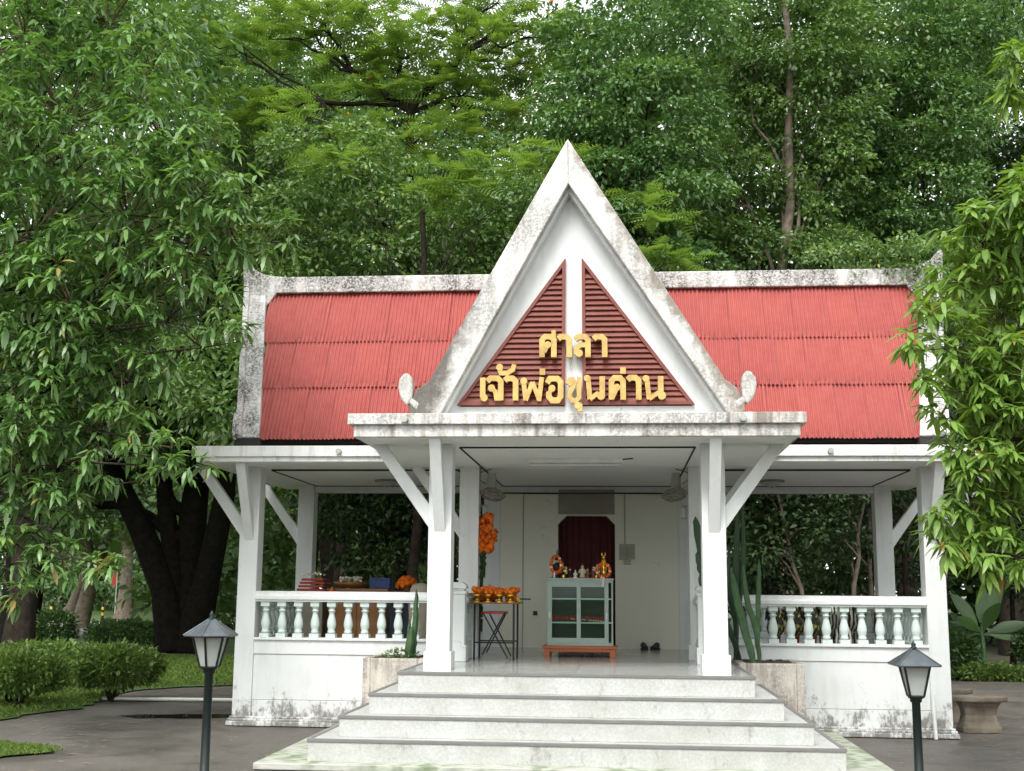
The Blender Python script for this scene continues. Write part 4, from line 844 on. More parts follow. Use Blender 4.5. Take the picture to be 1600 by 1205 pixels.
# ================================================================== vegetation
def unit(v): return v/np.maximum(np.linalg.norm(v, axis=-1, keepdims=True), 1e-9)
def rnd_dirs(n): return unit(rng.normal(size=(n, 3)))
def leaf_geo(pos, d, up, ln, wd, droop=.0, fold=.18, five=False):
    """leaves as folded blades: pos base (n,3), d direction, up rough normal"""
    n = len(pos); d = unit(d); side = unit(np.cross(d, up)); nr = np.cross(side, d)
    ln = np.broadcast_to(np.asarray(ln, float), (n,))[:, None]; wd = np.broadcast_to(np.asarray(wd, float), (n,))[:, None]
    tip = pos+d*ln-np.array([0, 0, 1.])*ln*droop
    mid = pos+d*ln*.45+nr*ln*droop*.12
    L = mid+side*wd*.5+nr*wd*fold; Rr = mid-side*wd*.5+nr*wd*fold
    if five:   # lance shaped blade with two sections, arching over
        dn = np.array([0, 0, -1.]); m1 = pos+d*ln*.28+nr*ln*droop*.16; m2 = pos+d*ln*.66+dn*ln*droop*.36
        V = np.stack([pos, m1+side*wd*.46+nr*wd*fold*.6, m1-side*wd*.46+nr*wd*fold*.6, m2+side*wd*.44, m2-side*wd*.44, tip], 1).reshape(-1, 3); o = (np.arange(n)*6)[:, None]
        T = np.stack([o+np.array([0, 2, 1]), o+np.array([1, 2, 3]), o+np.array([2, 4, 3]), o+np.array([3, 4, 5])], 1).reshape(-1, 3); k = 4
    else:
        V = np.stack([pos, Rr, tip, L], 1).reshape(-1, 3); o = (np.arange(n)*4)[:, None]
        T = np.stack([o+np.array([0, 1, 2]), o+np.array([0, 2, 3])], 1).reshape(-1, 3); k = 2
    return V, T, k
def limb_path(a, b_, sag=.12, n=6, jit=.04):
    a = Vector(a); b_ = Vector(b_); L = (b_-a).length; out = []
    for i in range(n+1):
        t = i/n; p = a.lerp(b_, t); p.z += L*sag*math.sin(math.pi*t)*.8-L*sag*.2*t*t
        if 0 < i < n: p += Vector((random.uniform(-1, 1), random.uniform(-1, 1), random.uniform(-1, 1)))*L*jit
        out.append(p)
    return out
def wood(t, base, top, r0, r1, ends, mat='bark', bend=.25, twist=.025, rl=.45, fork=.25):
    """trunk from base to top, one limb to each crown lobe"""
    base = Vector(base); top = Vector(top); n = 9; path = []; rad = []
    for i in range(n+1):
        q = i/n; p = base.lerp(top, q)
        if 0 < i < n: p += Vector((random.uniform(-1, 1), random.uniform(-1, 1), 0))*(top-base).length*twist*.4
        path.append(p); rad.append((r0+(r1-r0)*q)*(1.35 if i == 0 else 1))
    MB().tube(path, rad, 12).build('trunk', mat, t)
    b = MB()
    for e in ends:
        e = Vector(e[:3]); f = min(1, max(fork, ((e.z-base.z)/(max(.1, top.z-base.z)))*.75-.05)); k = f*n; i = min(int(k), n-1); s = path[i].lerp(path[i+1], k-i)
        r = (r0+(r1-r0)*f)*rl; pp = limb_path(s, e, .10, 7, .05); b.tube(pp, [r*(1-.86*j/7) for j in range(8)], 7, True, False)
        for _ in range(3):
            q = pp[random.randint(3, 6)]; ee = q+Vector((random.uniform(-1, 1), random.uniform(-1, 1), random.uniform(-.2, .8)))*(e-s).length*.22
            b.tube(limb_path(q, ee, .1, 4, .06), [r*.3*(1-.8*j/4) for j in range(5)], 5, True, False)
    tag(b.build('branches', mat, t), kind='stuff')
def crown(blobs, leaf, wid, dens=1., sub=.42, seed=0, shell=.66, cull=.45, hang=.0):
    """leaf cloud: each lobe carries flattened leafy pads, thick on top, with gaps between them"""
    Ps = []; Ds = []; Up = []; Tn = []
    for (x, y, z, r) in blobs:
        rs0 = min(sub, r*.55); ns = max(7, int(5.2*r*r/(rs0*rs0))); dirs = rnd_dirs(ns); dirs = dirs[dirs[:, 1] < cull]; ns = len(dirs)
        rad = r*(shell+(1.02-shell)*rng.random(ns)**.5); C = np.array([x, y, z])+dirs*rad[:, None]*np.array([1, 1, .92])
        for c, dd in zip(C, dirs):
            if rng.random() < .07: continue
            rs = rs0*(.55+.8*rng.random()); nl = max(6, int(dens*5.2*rs*rs/(leaf*wid)))
            q = rnd_dirs(nl); q[:, 2] = np.where(rng.random(nl) < .72, np.abs(q[:, 2]), q[:, 2]); rr = rs*(.55+.55*rng.random((nl, 1))**.7)
            Ps.append(c+q*rr*np.array([1.05, 1.05, .62])); tang = q+np.array([0, 0, -.55])+dd*.35+rng.normal(size=(nl, 3))*.5
            Ds.append(tang); Up.append(q*np.array([.7, .7, 1])+np.array([0, 0, .35])+rng.normal(size=(nl, 3))*.38)
            t0 = rng.random()*.6; Tn.append(t0+rng.random(nl)*.4)
    P_ = np.concatenate(Ps); D = np.concatenate(Ds); Tn = np.concatenate(Tn); n = len(P_)
    V, T, k = leaf_geo(P_, D, np.concatenate(Up), leaf*(.7+.6*rng.random(n)), wid*(.7+.6*rng.random(n)), .12, .12)
    return V, T, np.repeat(Tn, k)
def plain_tree(name, label, blobs, base, top, r0, r1, mat, leaf=.125, wid=.072, dens=1., bark='bark', cat='tree', group=None, back=True, sub=.46, rl=.45, fork=.25, extra=()):
    t = thing(name, label, cat, base, group); org = base
    bl = list(blobs)+list(extra)
    V, T, tn = crown(bl, leaf, wid, dens, sub)
    if back:   # the far side of the crown, coarser
        bk = [(x+random.uniform(-.5, .5), y+r*1.0+random.uniform(.2, .8), z+random.uniform(-.5, .4), r*.95) for (x, y, z, r) in bl]
        V2, T2, t2 = crown(bk, leaf*1.9, wid*1.9, dens*.62, sub*1.25, cull=2.)
        V, T, tn = np.concatenate([V, V2]), np.concatenate([T, T2+len(V)]), np.concatenate([tn, t2])
    tag(np_obj('crown', np_mesh('crown', V, T, mat, tn, org), t, org), kind='stuff')
    wood(t, base, top, r0, r1, [(x, y+.2, z, r) for x, y, z, r in bl], bark, rl=rl, fork=fork)
    return t
NT = [0]
B1 = [(-10.52, 15.0, 7.81, 1.62), (-9.94, 15.0, 6.31, 1.35), (-11.81, 15.0, 6.65, 1.72), (-8.82, 15.0, 11.38, 1.72), (-7.75, 15.0, 10.15, 1.01), (-13.41, 15.0, 7.5, 1.76), (-13.41, 15.0, 5.16, 1.22), (-11.23, 15.0, 5.32, 0.76), (-9.88, 15.0, 5.3, 0.67), (-9.26, 15.0, 9.84, 0.85), (-8.72, 15.0, 13.13, 1.4), (-14.36, 15.0, 4.18, 1.41)]
B3 = [(-5.87, 9.5, 9.57, 1.04), (-4.61, 9.5, 8.99, 1.03), (-3.24, 9.5, 8.62, 0.81), (-3.95, 9.5, 9.82, 0.76), (-5.08, 9.5, 10.84, 0.84), (-2.51, 9.5, 9.37, 0.68), (-6.32, 9.5, 10.58, 0.71), (-1.89, 9.5, 8.59, 0.54), (-1.36, 9.5, 9.48, 0.61), (-6.6, 9.8, 8.4, .9), (-5.6, 9.6, 7.9, .9), (-3.8, 9.6, 7.6, .9), (-2.2, 9.6, 7.5, .8), (-6.6, 6.6, 5.5, 1.25), (-4.8, 6.3, 5.5, 1.25), (-3.1, 6.3, 5.4, 1.2)]  # last three lobes added low behind the roof to shade the understorey
B4 = [(-11.71, 19.0, 18.6, 1.88), (-9.83, 19.0, 16.48, 1.82), (-12.44, 19.0, 17.17, 1.66), (-8.4, 19.0, 15.03, 1.58), (-13.74, 19.0, 18.88, 1.92), (-4.16, 19.0, 14.2, 1.15), (-2.83, 19.0, 13.3, 1.33), (-7.18, 19.0, 13.21, 1.54), (-4.51, 19.0, 12.6, 1.52), (-9.9, 19, 14, 1.6), (-6, 19.5, 11.5, 1.6), (-2.5, 19.5, 11.4, 1.5)]
B5 = [(0.39, 11.0, 13.84, 1.28), (1.54, 11.0, 13.95, 1.43), (-0.05, 11.0, 12.32, 1.18), (1.23, 11.0, 11.99, 1.32), (-0.62, 11.0, 11.58, 0.73), (0.37, 11.0, 10.37, 1.01), (1.64, 11.0, 10.49, 1.01), (-0.48, 11.0, 13.86, 0.6), (1.06, 11.0, 9.19, 0.85), (-0.91, 11.0, 10.1, 0.57), (0.2, 11.2, 8.6, .9), (-.9, 11.2, 8.8, .7), (1.8, 11.2, 8.4, .8), (-1.3, 6.3, 5.5, 1.2), (.5, 6.3, 5.5, 1.2)]  # last two lobes added out of sight behind the roof, blocking skylight
B6 = [(3.05, 13.5, 15.25, 1.5), (4.75, 13.5, 15.2, 1.67), (3.94, 13.9, 13.73, 1.2), (5.46, 13.5, 13.52, 1.31), (2.84, 13.5, 12.45, 0.96), (3.3, 13.5, 11.29, .9), (5.31, 13.5, 11.75, .95), (2.34, 13.5, 10.37, 0.86), (4.9, 13.5, 9.85, 1.0), (3.24, 13.5, 9.56, 0.9), (5.73, 13.5, 9.52, 0.71), (4.2, 14.4, 10.6, 1.1), (4.3, 14.6, 8.3, 1.2), (2.6, 13.6, 8.4, .9)]
B7 = [(7.18, 15.5, 16.08, 1.8), (7.57, 15.5, 13.78, 1.67), (6.53, 15.5, 11.75, 1.29), (8.12, 15.5, 11.72, 1.39), (7.1, 15.5, 10.22, 1.19), (8.68, 15.5, 13.41, 1.41), (8.78, 15.5, 15.49, 1.27), (8.2, 15.5, 10.04, 1.03), (6.6, 15.6, 8.7, 1.1), (8.4, 15.6, 8.6, 1.2), (6.0, 15.8, 16.6, 1.4), (9.9, 15.8, 16.8, 1.4)]
B8 = [(11.52, 20.0, 18.29, 2.11), (11.72, 20.0, 15.49, 2.06), (11.93, 20.0, 12.76, 2.02), (10.6, 20.0, 11.44, 1.58), (10.9, 20.0, 13.55, 1.21), (10.15, 20.0, 16.73, 1.24), (11.5, 20, 10, 1.8), (12.4, 20, 7.5, 1.9), (9.0, 20.4, 18.8, 1.6), (12.8, 20.4, 19.6, 1.8)]
GB = 'trees behind the pavilion'
BT = plain_tree('broadleaf_tree', 'huge dark tree with forked black trunk left of the pavilion', B1, (-10.7, 16.2, 0), (-10.5, 16, 7.6), .46, .24, 'leaf_deep', dens=.95, extra=[(-12.6, 16.5, 10, 1.8), (-14, 17, 12, 2), (-11, 17, 12.5, 1.9)], rl=.55, fork=.22, bark='bark_black')
for pth, rd in (([(-10.9, 16.0, .1), (-11.2, 15.9, 1.6), (-11.9, 15.7, 3.2), (-12.9, 15.6, 5.0), (-13.4, 15.6, 6.8)], [.5, .38, .31, .24, .16]), ([(-10.9, 16.1, .3), (-11.0, 16.0, 2.0), (-11.3, 15.8, 3.8), (-11.6, 15.8, 6.4)], [.42, .28, .22, .15]), ([(-10.5, 16.0, .1), (-10.1, 15.8, 1.8), (-9.7, 15.7, 4.0), (-9.6, 15.7, 7.2)], [.48, .34, .27, .2])):
    MB().tube(pth, rd, 12).build('limb', 'bark_black', BT)
plain_tree('broadleaf_tree', 'dense green tree close behind the left half of the red roof', B3, (-4.2, 10.6, 0), (-4.1, 10.4, 9.2), .2, .09, 'leaf_olive', group=GB)
plain_tree('broadleaf_tree', 'tall shaded tree at the top left behind the feathery tree', B4, (-8, 20, 0), (-7.6, 20, 15), .3, .1, 'leaf_ficus', dens=.9, group=GB)
plain_tree('broadleaf_tree', 'rounded small leaved tree just right of the gable peak', B5, (.7, 12.2, 0), (.6, 12, 12.5), .22, .08, 'leaf_ficus', group=GB)
t6 = plain_tree('broadleaf_tree', 'olive green tree with bare upright trunk behind the right roof', B6, (4.05, 13.2, 0), (4.5, 13.1, 16), .2, .07, 'leaf_olive', group=GB, bark='bark_pale')
plain_tree('broadleaf_tree', 'bushy green tree above the right end of the roof', B7, (7.5, 16.6, 0), (7.6, 16.4, 14.5), .26, .1, 'leaf_ficus', group=GB)
plain_tree('broadleaf_tree', 'dark tree at the top right corner of the picture', B8, (11.4, 21, 0), (11.4, 21, 16), .32, .12, 'leaf_deep', dens=.9, group=GB)
B9 = [(-11.6, 8, 12.2, 1.6), (-10.3, 8.2, 10.5, 1.5), (-12.4, 8, 9.6, 1.7), (-11, 8.2, 8, 1.5), (-12.6, 8, 6.8, 1.6), (-13.4, 8, 11.5, 1.6), (-11.9, 8.2, 5.2, 1.1), (-9.6, 8.4, 12.6, 1.2), (-10.2, 8, 14.2, 1.5), (-12.2, 8, 14.4, 1.6)]
plain_tree('broadleaf_tree', 'shaded tree showing through the leaves at the upper left edge', B9, (-11.6, 9, 0), (-11.5, 9, 11), .28, .1, 'leaf_ficus', dens=.9, group=GB)
B10 = [(-13, 25, 20.5, 2.2), (-10.3, 25, 20, 2.1), (-8, 25, 18.2, 1.6), (-12, 25, 17, 2.2), (-9.5, 25.2, 16, 2), (-7.2, 25, 15.3, 1.6)]
plain_tree('broadleaf_tree', 'far tall tree behind the upper left layers of feathery leaves', B10, (-10, 26, 0), (-10, 26, 17), .35, .12, 'leaf_far', leaf=.19, wid=.11, dens=.85, group=GB)
B11 = [(-3.6, 23, 15.2, 1.5), (-1.6, 23, 14.6, 1.5), (-5.4, 23, 15.6, 1.3), (-2.6, 23.4, 12.8, 1.8), (-.4, 23.2, 13.4, 1.5), (-4.6, 23.2, 13.2, 1.7), (-6.6, 23, 18.6, 1.5), (-4.8, 23, 17.4, 1.3), (-2.4, 23, 17.0, 1.2), (0.4, 23, 18.4, 1.6), (1.2, 23, 16.2, 1.6), (-1.6, 23.4, 19.4, 1.3), (0, 23.4, 15.2, 1.4), (-4.0, 23.6, 19.6, 1.2)]
plain_tree('broadleaf_tree', 'far tree showing low through the gap left of the gable peak', B11, (-2.8, 24, 0), (-2.8, 24, 13), .3, .1, 'leaf_far', leaf=.19, wid=.11, dens=.70, group=GB)
B12 = [(1.5, 22, 16.5, 1.8), (4.2, 22.4, 17.5, 1.9), (6.8, 22, 17, 1.9), (2.2, 22, 13.4, 1.8), (4.8, 22.2, 14, 2), (7.4, 22, 13.4, 1.9), (3.2, 22, 10.6, 1.8), (6, 22, 10.8, 1.9), (8.8, 22.4, 15.4, 1.8), (8.6, 22, 11, 1.8)]
plain_tree('broadleaf_tree', 'far shaded tree filling in behind the bare upright trunk', B12, (5, 23, 0), (5, 23, 14), .32, .1, 'leaf_deep', leaf=.20, wid=.12, dens=.9, group=GB)
# understorey behind the wings
U1 = [(-4.73, 9.0, 2.79, 0.77), (-3.95, 9.0, 2.3, 0.77), (-5.13, 9.0, 3.17, 0.65), (-3.71, 9.0, 3.3, 0.77), (-4.23, 9.0, 3.7, 0.64)]
U2 = [(3.0, 7.5, 2.98, 0.6), (2.88, 7.5, 2.3, 0.59), (3.47, 7.5, 3.21, 0.48), (3.95, 7.8, 3.4, 0.6), (3.09, 7.5, 1.62, 0.48), (2.5, 7.7, 3.2, 0.55), (2.4, 6.2, 5.3, 1.2), (4.2, 6.2, 5.3, 1.2)]  # the two large end lobes are added, hidden by the roof, to darken below
U3 = [(5.39, 10.5, 3.1, 0.82), (4.73, 10.5, 2.25, 0.6), (6.28, 10.5, 3.1, 0.69), (6.37, 10.5, 1.7, 0.5), (6.0, 7.2, 5.5, 1.3), (7.9, 8.0, 5.8, 1.3), (5.2, 9.5, 5.4, 1.3)]  # the three large end lobes are added cover that keeps skylight off the undergrowth
U4 = [(7.9, 11.5, 3.2, .9), (8.8, 11.5, 2.2, .8), (9.2, 11.5, 3.6, .9)]
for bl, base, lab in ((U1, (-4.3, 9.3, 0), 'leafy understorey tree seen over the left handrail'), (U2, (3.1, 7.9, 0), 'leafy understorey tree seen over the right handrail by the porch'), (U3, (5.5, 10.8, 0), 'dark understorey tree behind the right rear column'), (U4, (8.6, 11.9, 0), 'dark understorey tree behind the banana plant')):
    plain_tree('understorey_tree', lab, bl, base, (base[0]+.1, base[1], 2.6), .07, .035, 'leaf_deep_shaded', leaf=.12, wid=.065, dens=1.25, group='understorey trees', back=False, sub=.3)
for i, (x, y, h, lean, r, m_) in enumerate([(3.75, 6.8, 3.4, -.5, .045, 'bark_pale'), (4.35, 6.8, 3.6, .35, .05, 'bark_pale'), (5.0, 8.2, 4.2, .1, .05, 'bark_pale'), (5.9, 9.4, 4.6, .05, .06, 'bark'), (-5.9, 12.5, 6, .2, .16, 'bark'), (-3.3, 12.6, 6, -.3, .14, 'bark'), (-2.7, 9.2, 5, .6, .09, 'bark'), (-5.0, 11.2, 6, -.2, .12, 'bark'), (6.6, 13.0, 6, .1, .12, 'bark'), (9.4, 13.0, 6, -.2, .13, 'bark'), (10.2, 11.4, 5, .2, .08, 'bark_pale')]):
    labs = ['thin pale sapling leaning left behind the right handrail', 'thin pale sapling leaning right behind the right handrail', 'slim pale sapling deeper behind the right handrail', 'slim dark sapling near the right rear column', 'dark trunk seen beside the left rear column', 'dark trunk seen over the blue box', 'leaning dark trunk seen left of the porch column', 'dark trunk seen over the carved tray', 'dark trunk in deep shade behind right wing', 'dark trunk right of the banana plant', 'pale slim trunk at the right edge of the picture']
    t = thing('sapling', labs[i], 'tree', (x, y, 0), 'slim trunks behind the pavilion')
    pth = [Vector((x+lean*(k/8)**1.3+random.uniform(-.04, .04), y+random.uniform(-.03, .03), h*k/8)) for k in range(9)]
    MB().tube(pth, [r*(1.2-.7*k/8) for k in range(9)], 9).build('trunk', m_, t)
    b = MB()
    ends = []
    for k in (4, 5, 6, 7, 8):
        e = pth[k]+Vector((random.uniform(-.8, .8), random.uniform(-.5, .5), random.uniform(.3, .9))); b.tube(limb_path(pth[k], e, .1, 5, .05), [r*.45*(1-.8*j/5) for j in range(6)], 6, True, False); ends.append((e.x, e.y, e.z, .35+.25*random.random()))
    tag(b.build('branches', m_, t), kind='stuff')
    V, T, tn = crown(ends, .12, .06, .7, .26); tag(np_obj('crown', np_mesh('crown', V, T, 'leaf_deep_shaded', tn, (x, y, 0)), t, (x, y, 0)), kind='stuff')
# ------------------------------------------------------------------ feathery flame trees
def frond_cloud(blobs, per, size=.55, flatz=.22):
    Vs = []; Ts = []; Tn = []; off = 0; npair = 8
    for (x, y, z, r) in blobs:
        nf = int(per*r*r/.5)+8
        for _ in range(max(4, nf//5)):
            a = rng.random()*2*math.pi; rr = r*math.sqrt(rng.random()); hub = np.array([x+rr*math.cos(a), y+rr*math.sin(a), z+rng.normal()*r*flatz*.7]); t0 = rng.random()*.5
            for k in range(5):
                th = a+rng.normal()*1.1; ln = size*(.7+.6*rng.random()); d = np.array([math.cos(th), math.sin(th), .10+rng.normal()*.16]); d /= np.linalg.norm(d)
                sd = unit(np.cross(d, np.array([rng.normal()*.35, rng.normal()*.35, 1.])))
                s = np.linspace(.14, 1, npair); c = hub+d*(s*ln)[:, None]; c[:, 2] -= .16*ln*s**2
                w_ = (.26*ln*np.sin(math.pi*np.clip(s*.86+.10, 0, 1)))[:, None]; h = .021*size/.55
                for sg in (-1, 1):
                    e = c+(sd*sg+d*.30)*w_; e[:, 2] -= .05*w_[:, 0]
                    V = np.stack([c-d*h, e-d*h*.35, e+d*h*.35, c+d*h], 1).reshape(-1, 3); o = off+np.arange(npair)[:, None]*4
                    Ts.append(np.concatenate([o+np.array([0, 1, 2]), o+np.array([0, 2, 3])])); Vs.append(V); off += len(V); Tn.append(np.full(npair*2, t0+rng.random()*.5))
    return np.concatenate(Vs), np.concatenate(Ts), np.concatenate(Tn)
F1 = [(-8.98, 12.5, 13.51, 0.82), (-8.0, 12.5, 13.16, 0.81), (-8.3, 12.5, 12.84, 0.65), (-9.29, 12.5, 15.02, 0.93), (-7.62, 12.5, 15.47, 1.17), (-8.08, 12.5, 14.98, 0.83), (-6.14, 12.5, 14.42, 0.98), (-6.81, 12.5, 15.27, 1.16), (-5.22, 12.5, 15.22, 1.31), (-4.57, 12.5, 14.37, 1.13), (-3.79, 12.5, 15.0, 1.13), (-3.0, 12.5, 14.16, 1.12), (-2.08, 12.5, 14.78, 1.12), (-3.3, 12.5, 13.35, 0.95), (-2.07, 12.5, 13.96, 0.95), (-1.31, 12.5, 15.25, 0.97), (-5.8, 12.5, 13.42, 0.8), (-4.86, 12.5, 13.56, 0.72), (-1.15, 12.5, 14.75, 0.72), (-10.03, 12.5, 15.22, 0.68), (-5.5, 12.2, 12.4, .85), (-3.6, 12.2, 12.3, .9), (-7.2, 12.2, 12.1, .8), (-2.5, 12.2, 12.6, .8), (-4.6, 11.9, 11.6, .75), (-6.3, 12.0, 11.5, .6), (-5.4, 12.5, 16.2, .9), (-3.8, 12.5, 16.0, .85), (-7.4, 12.5, 16.3, .9), (-2.4, 12.6, 16.0, .7)]
t = thing('flame_tree', 'feathery light green flame tree spreading flat layers left of the gable', 'tree', (-4.4, 12.9, 0))
V, T, tn = frond_cloud(F1, 46, .6, .34); tag(np_obj('crown', np_mesh('crown', V, T, 'leaf_flame', tn, (-4.4, 12.9, 0)), t, (-4.4, 12.9, 0)), kind='stuff')
MB().tube([(-4.4, 12.9, 0), (-4.55, 12.8, 4), (-4.4, 12.7, 8), (-4.5, 12.5, 11), (-4.52, 12.5, 13.05)], [.24, .17, .14, .115, .10], 10).build('trunk', 'bark', t)
b = MB(); fk = Vector((-4.52, 12.5, 13.0))
mains = [(Vector((-6.0, 12.6, 14.1)), .10), (Vector((-4.9, 12.9, 14.5)), .085), (Vector((-3.3, 12.4, 14.4)), .11), (Vector((-3.4, 13.0, 13.4)), .075), (Vector((-6.6, 12.2, 13.2)), .08)]
for mp_, mr_ in mains: b.tube(limb_path(fk, mp_, .05, 6, .05), [mr_*(1-.4*j/6) for j in range(7)], 8, True, False)
for e in F1:
    ev = Vector(e[:3]); mp_, mr_ = min(mains, key=lambda q: (q[0]-ev).length); pp = limb_path(mp_, ev, .05, 6, .06); b.tube(pp, [mr_*.5*(1-.75*j/6) for j in range(7)], 6, True, False)
    for _ in range(7):
        q = pp[random.randint(2, 6)]; ee = q+Vector((random.uniform(-.9, .9), random.uniform(-.7, .7), random.uniform(-.2, .3))); b.tube(limb_path(q, ee, .06, 4, .06), [.017, .014, .010, .008, .004], 5, True, False)
tag(b.build('branches', 'bark', t), kind='stuff')
fl_ = MB()
for k in range(7):
    e = random.choice(F1); fl_.ball((e[0]+random.uniform(-.6, .6), e[1]-.4, e[2]+random.uniform(-.1, .3)), .042, 7, 5, .5)
fl_.build('blossoms', 'orange', t)
F2 = [(-2.84, 7.5, 9.59, 0.44), (-2.22, 7.5, 9.64, 0.5), (-1.59, 7.5, 9.73, 0.5), (-0.97, 7.5, 9.87, 0.44), (-2.58, 7.5, 9.26, 0.44), (-3.34, 7.5, 9.27, 0.38), (-5.26, 7.5, 9.9, 0.45), (-4.88, 7.5, 9.96, 0.32), (-6.07, 7.5, 11.06, 0.46), (-0.6, 7.5, 9.93, 0.25)]
F3 = [(0.96, 6.5, 8.48, 0.33), (1.31, 6.5, 8.24, 0.3), (0.85, 6.5, 8.85, 0.24), (1.3, 6.5, 7.58, 0.29), (1.64, 6.5, 7.51, 0.26), (1.07, 6.5, 7.7, 0.23)]
for bl, base, top, lab in ((F2, (-3.4, 8.2, 0), (-3.4, 7.9, 9.0), 'young feathery tree spreading low above the left roof ridge'), (F3, (1.4, 7.2, 0), (1.2, 6.8, 7.6), 'feathery sapling poking up right of the gable slope')):
    t = thing('flame_tree', lab, 'tree', base); V, T, tn = frond_cloud(bl, 70, .52, .34); tag(np_obj('crown', np_mesh('crown', V, T, 'leaf_flame', tn, base), t, base), kind='stuff')
    wood(t, base, top, .12, .05, [e for e in bl], 'bark', rl=.22, fork=.75)
# ------------------------------------------------------------------ foreground trees with drooping leaf whorls
def unit_leaf(mat, name, tv=.55):
    V, T, k = leaf_geo(np.zeros((1, 3)), np.array([[1., 0, 0]]), np.array([[0, 0, 1.]]), 1., .27, .22, .22, True)
    vs = [tuple(v) for v in V]; # a little rounder than the mass leaves: one more section
    P0 = [(0, 0, 0), (.22, -.10, .05), (.22, 0, .03), (.22, .10, .05), (.52, -.13, .02), (.52, 0, -.02), (.52, .13, .02), (.80, -.075, -.10), (.80, 0, -.13), (.80, .075, -.10), (1.0, 0, -.24)]
    F = [(0, 1, 2), (0, 2, 3), (1, 4, 5, 2), (2, 5, 6, 3), (4, 7, 8, 5), (5, 8, 9, 6), (7, 10, 8), (8, 10, 9)]
    me = bpy.data.meshes.new(name); me.from_pydata(P0, [], F); me.materials.append(M[mat]); a = me.attributes.new('tint', 'FLOAT', 'FACE'); a.data.foreach_set('value', [tv]*len(F)); me.polygons.foreach_set('use_smooth', [True]*len(F)); me.update(); return me
def whorl_tree(name, label, blobs, base, top, r0, mat, ll, per, lw=.26, inner=.45):
    t = thing(name, label, 'tree', base); Ps = []; Ds = []; Tn = []; Ln = []; tw = MB()
    for (x, y, z, r) in blobs:
        nw = max(5, int(per*r*r)); dirs = rnd_dirs(nw); dirs[:, 1] -= .15; dirs = unit(dirs); rad = r*(inner+(1.05-inner)*rng.random(nw)**.7)
        C = np.array([x, y, z])+dirs*rad[:, None]
        for i, (c, dd) in enumerate(zip(C, dirs)):
            nl = rng.integers(8, 13); ph = rng.random()*6.28; az = ph+np.arange(nl)*2.4+rng.normal(size=nl)*.2; el = .30-1.45*rng.random(nl)+dd[2]*.25
            ax = np.array([dd[0], dd[1], max(.1, dd[2])])*.55
            d = np.stack([np.cos(az)*np.cos(el), np.sin(az)*np.cos(el), np.sin(el)], 1)+ax
            Ps.append(np.repeat(c[None], nl, 0)+rng.normal(size=(nl, 3))*.02); Ds.append(d); t0 = rng.random()*.55; Tn.append(t0+rng.random(nl)*.45); Ln.append(ll*(.6+.55*rng.random(nl)))
            if i % 4 == 0:
                cc = Vector((x, y, z)).lerp(Vector(c), .15); tw.tube(limb_path(cc, c, .08, 3, .05), [.012, .009, .007, .004], 4, True, False)
    P_ = np.concatenate(Ps); D = unit(np.concatenate(Ds)); Tn = np.concatenate(Tn); Ln = np.concatenate(Ln); n = len(P_)
    up = np.array([0, 0, 1.])+rng.normal(size=(n, 3))*.25
    # the leaves that show largest become parts of their own
    cv = P_-np.array(CAM); zc = cv @ np.array(_f); px = cv @ np.array(_r)/zc; py = cv @ np.array(_u)/zc
    vis = (np.abs(px) < .41) & (np.abs(py) < .31); score = np.where(vis, Ln/zc, 0); big = np.argsort(-score*(1+.0*score)-0)[:6000]
    big = big[np.argsort(zc[big])][:300]; mask = np.ones(n, bool); mask[big] = False
    V, T, k = leaf_geo(P_[mask], D[mask], up[mask], Ln[mask], Ln[mask]*lw, .28, .2, True)
    tag(np_obj('crown', np_mesh('crown', V, T, mat, np.repeat(Tn[mask], k), base, True), t, base), kind='stuff')
    UL = [unit_leaf(mat, 'leaf', tv) for tv in (.2, .4, .55, .7, .85, 1.)]
    for i in big:
        d = Vector(D[i]); s = d.cross(Vector(up[i])).normalized(); nn = s.cross(d)
        q = Matrix((d, -s, nn)).transposed().to_quaternion(); inst('leaf', UL[min(5, int(Tn[i]*6.2))], t, P_[i], q, (Ln[i],)*3)
    tag(tw.build('twigs', 'twig', t), kind='stuff'); wood(t, base, top, r0, r0*.35, blobs, 'bark', rl=.2, fork=.3)
    return t
LEFT = [(-7.07, -1.0, 8.55, 1.0), (-6.16, -0.6, 8.88, 1.01), (-5.4, -1.0, 8.11, 0.69), (-6.38, -1.2, 7.33, 1.21), (-4.98, -1.6, 6.97, 0.81), (-4.38, -1.6, 6.76, 0.44), (-4.4, -2.0, 6.11, 0.57), (-3.77, -2.2, 6.03, 0.3), (-3.47, -1.9, 5.54, 0.28), (-3.9, -2.2, 5.66, 0.41), (-5.23, -1.8, 5.89, 1.02), (-6.27, -2.0, 5.62, 0.96), (-4.43, -2.0, 5.21, 0.64), (-3.83, -2.3, 4.76, 0.23), (-5.06, -1.6, 4.94, 0.78), (-5.66, -2.1, 4.75, 0.92), (-6.45, -2.0, 4.49, 0.87), (-5.1, -2.0, 4.03, 0.6), (-5.88, -1.8, 3.78, 0.86), (-4.66, -2.1, 4.16, 0.33), (-6.2, -2.2, 3.22, 0.69), (-5.35, -2.0, 3.31, 0.56), (-4.68, -2.3, 3.27, 0.3), (-4.27, -2.5, 3.11, 0.2), (-3.95, -2.6, 2.86, 0.15), (-4.36, -2.5, 2.87, 0.18), (-5.96, -2.0, 2.6, 0.57), (-6.11, -2.2, 2.03, 0.42), (-5.47, -2.4, 1.99, 0.28), (-5.03, -2.5, 1.86, 0.16), (-4.71, -2.7, 1.89, 0.13), (-5.78, -2.5, 1.55, 0.16), (-3.96, -2.4, 4.48, 0.14), (-3.6, -2.5, 4.35, 0.11), (-3.29, -1.9, 5.7, 0.15), (-6.64, -2.2, 6.71, 0.81), (-7.6, -1.8, 6.2, 1.1), (-7.5, -1.6, 4.0, 1.1)]
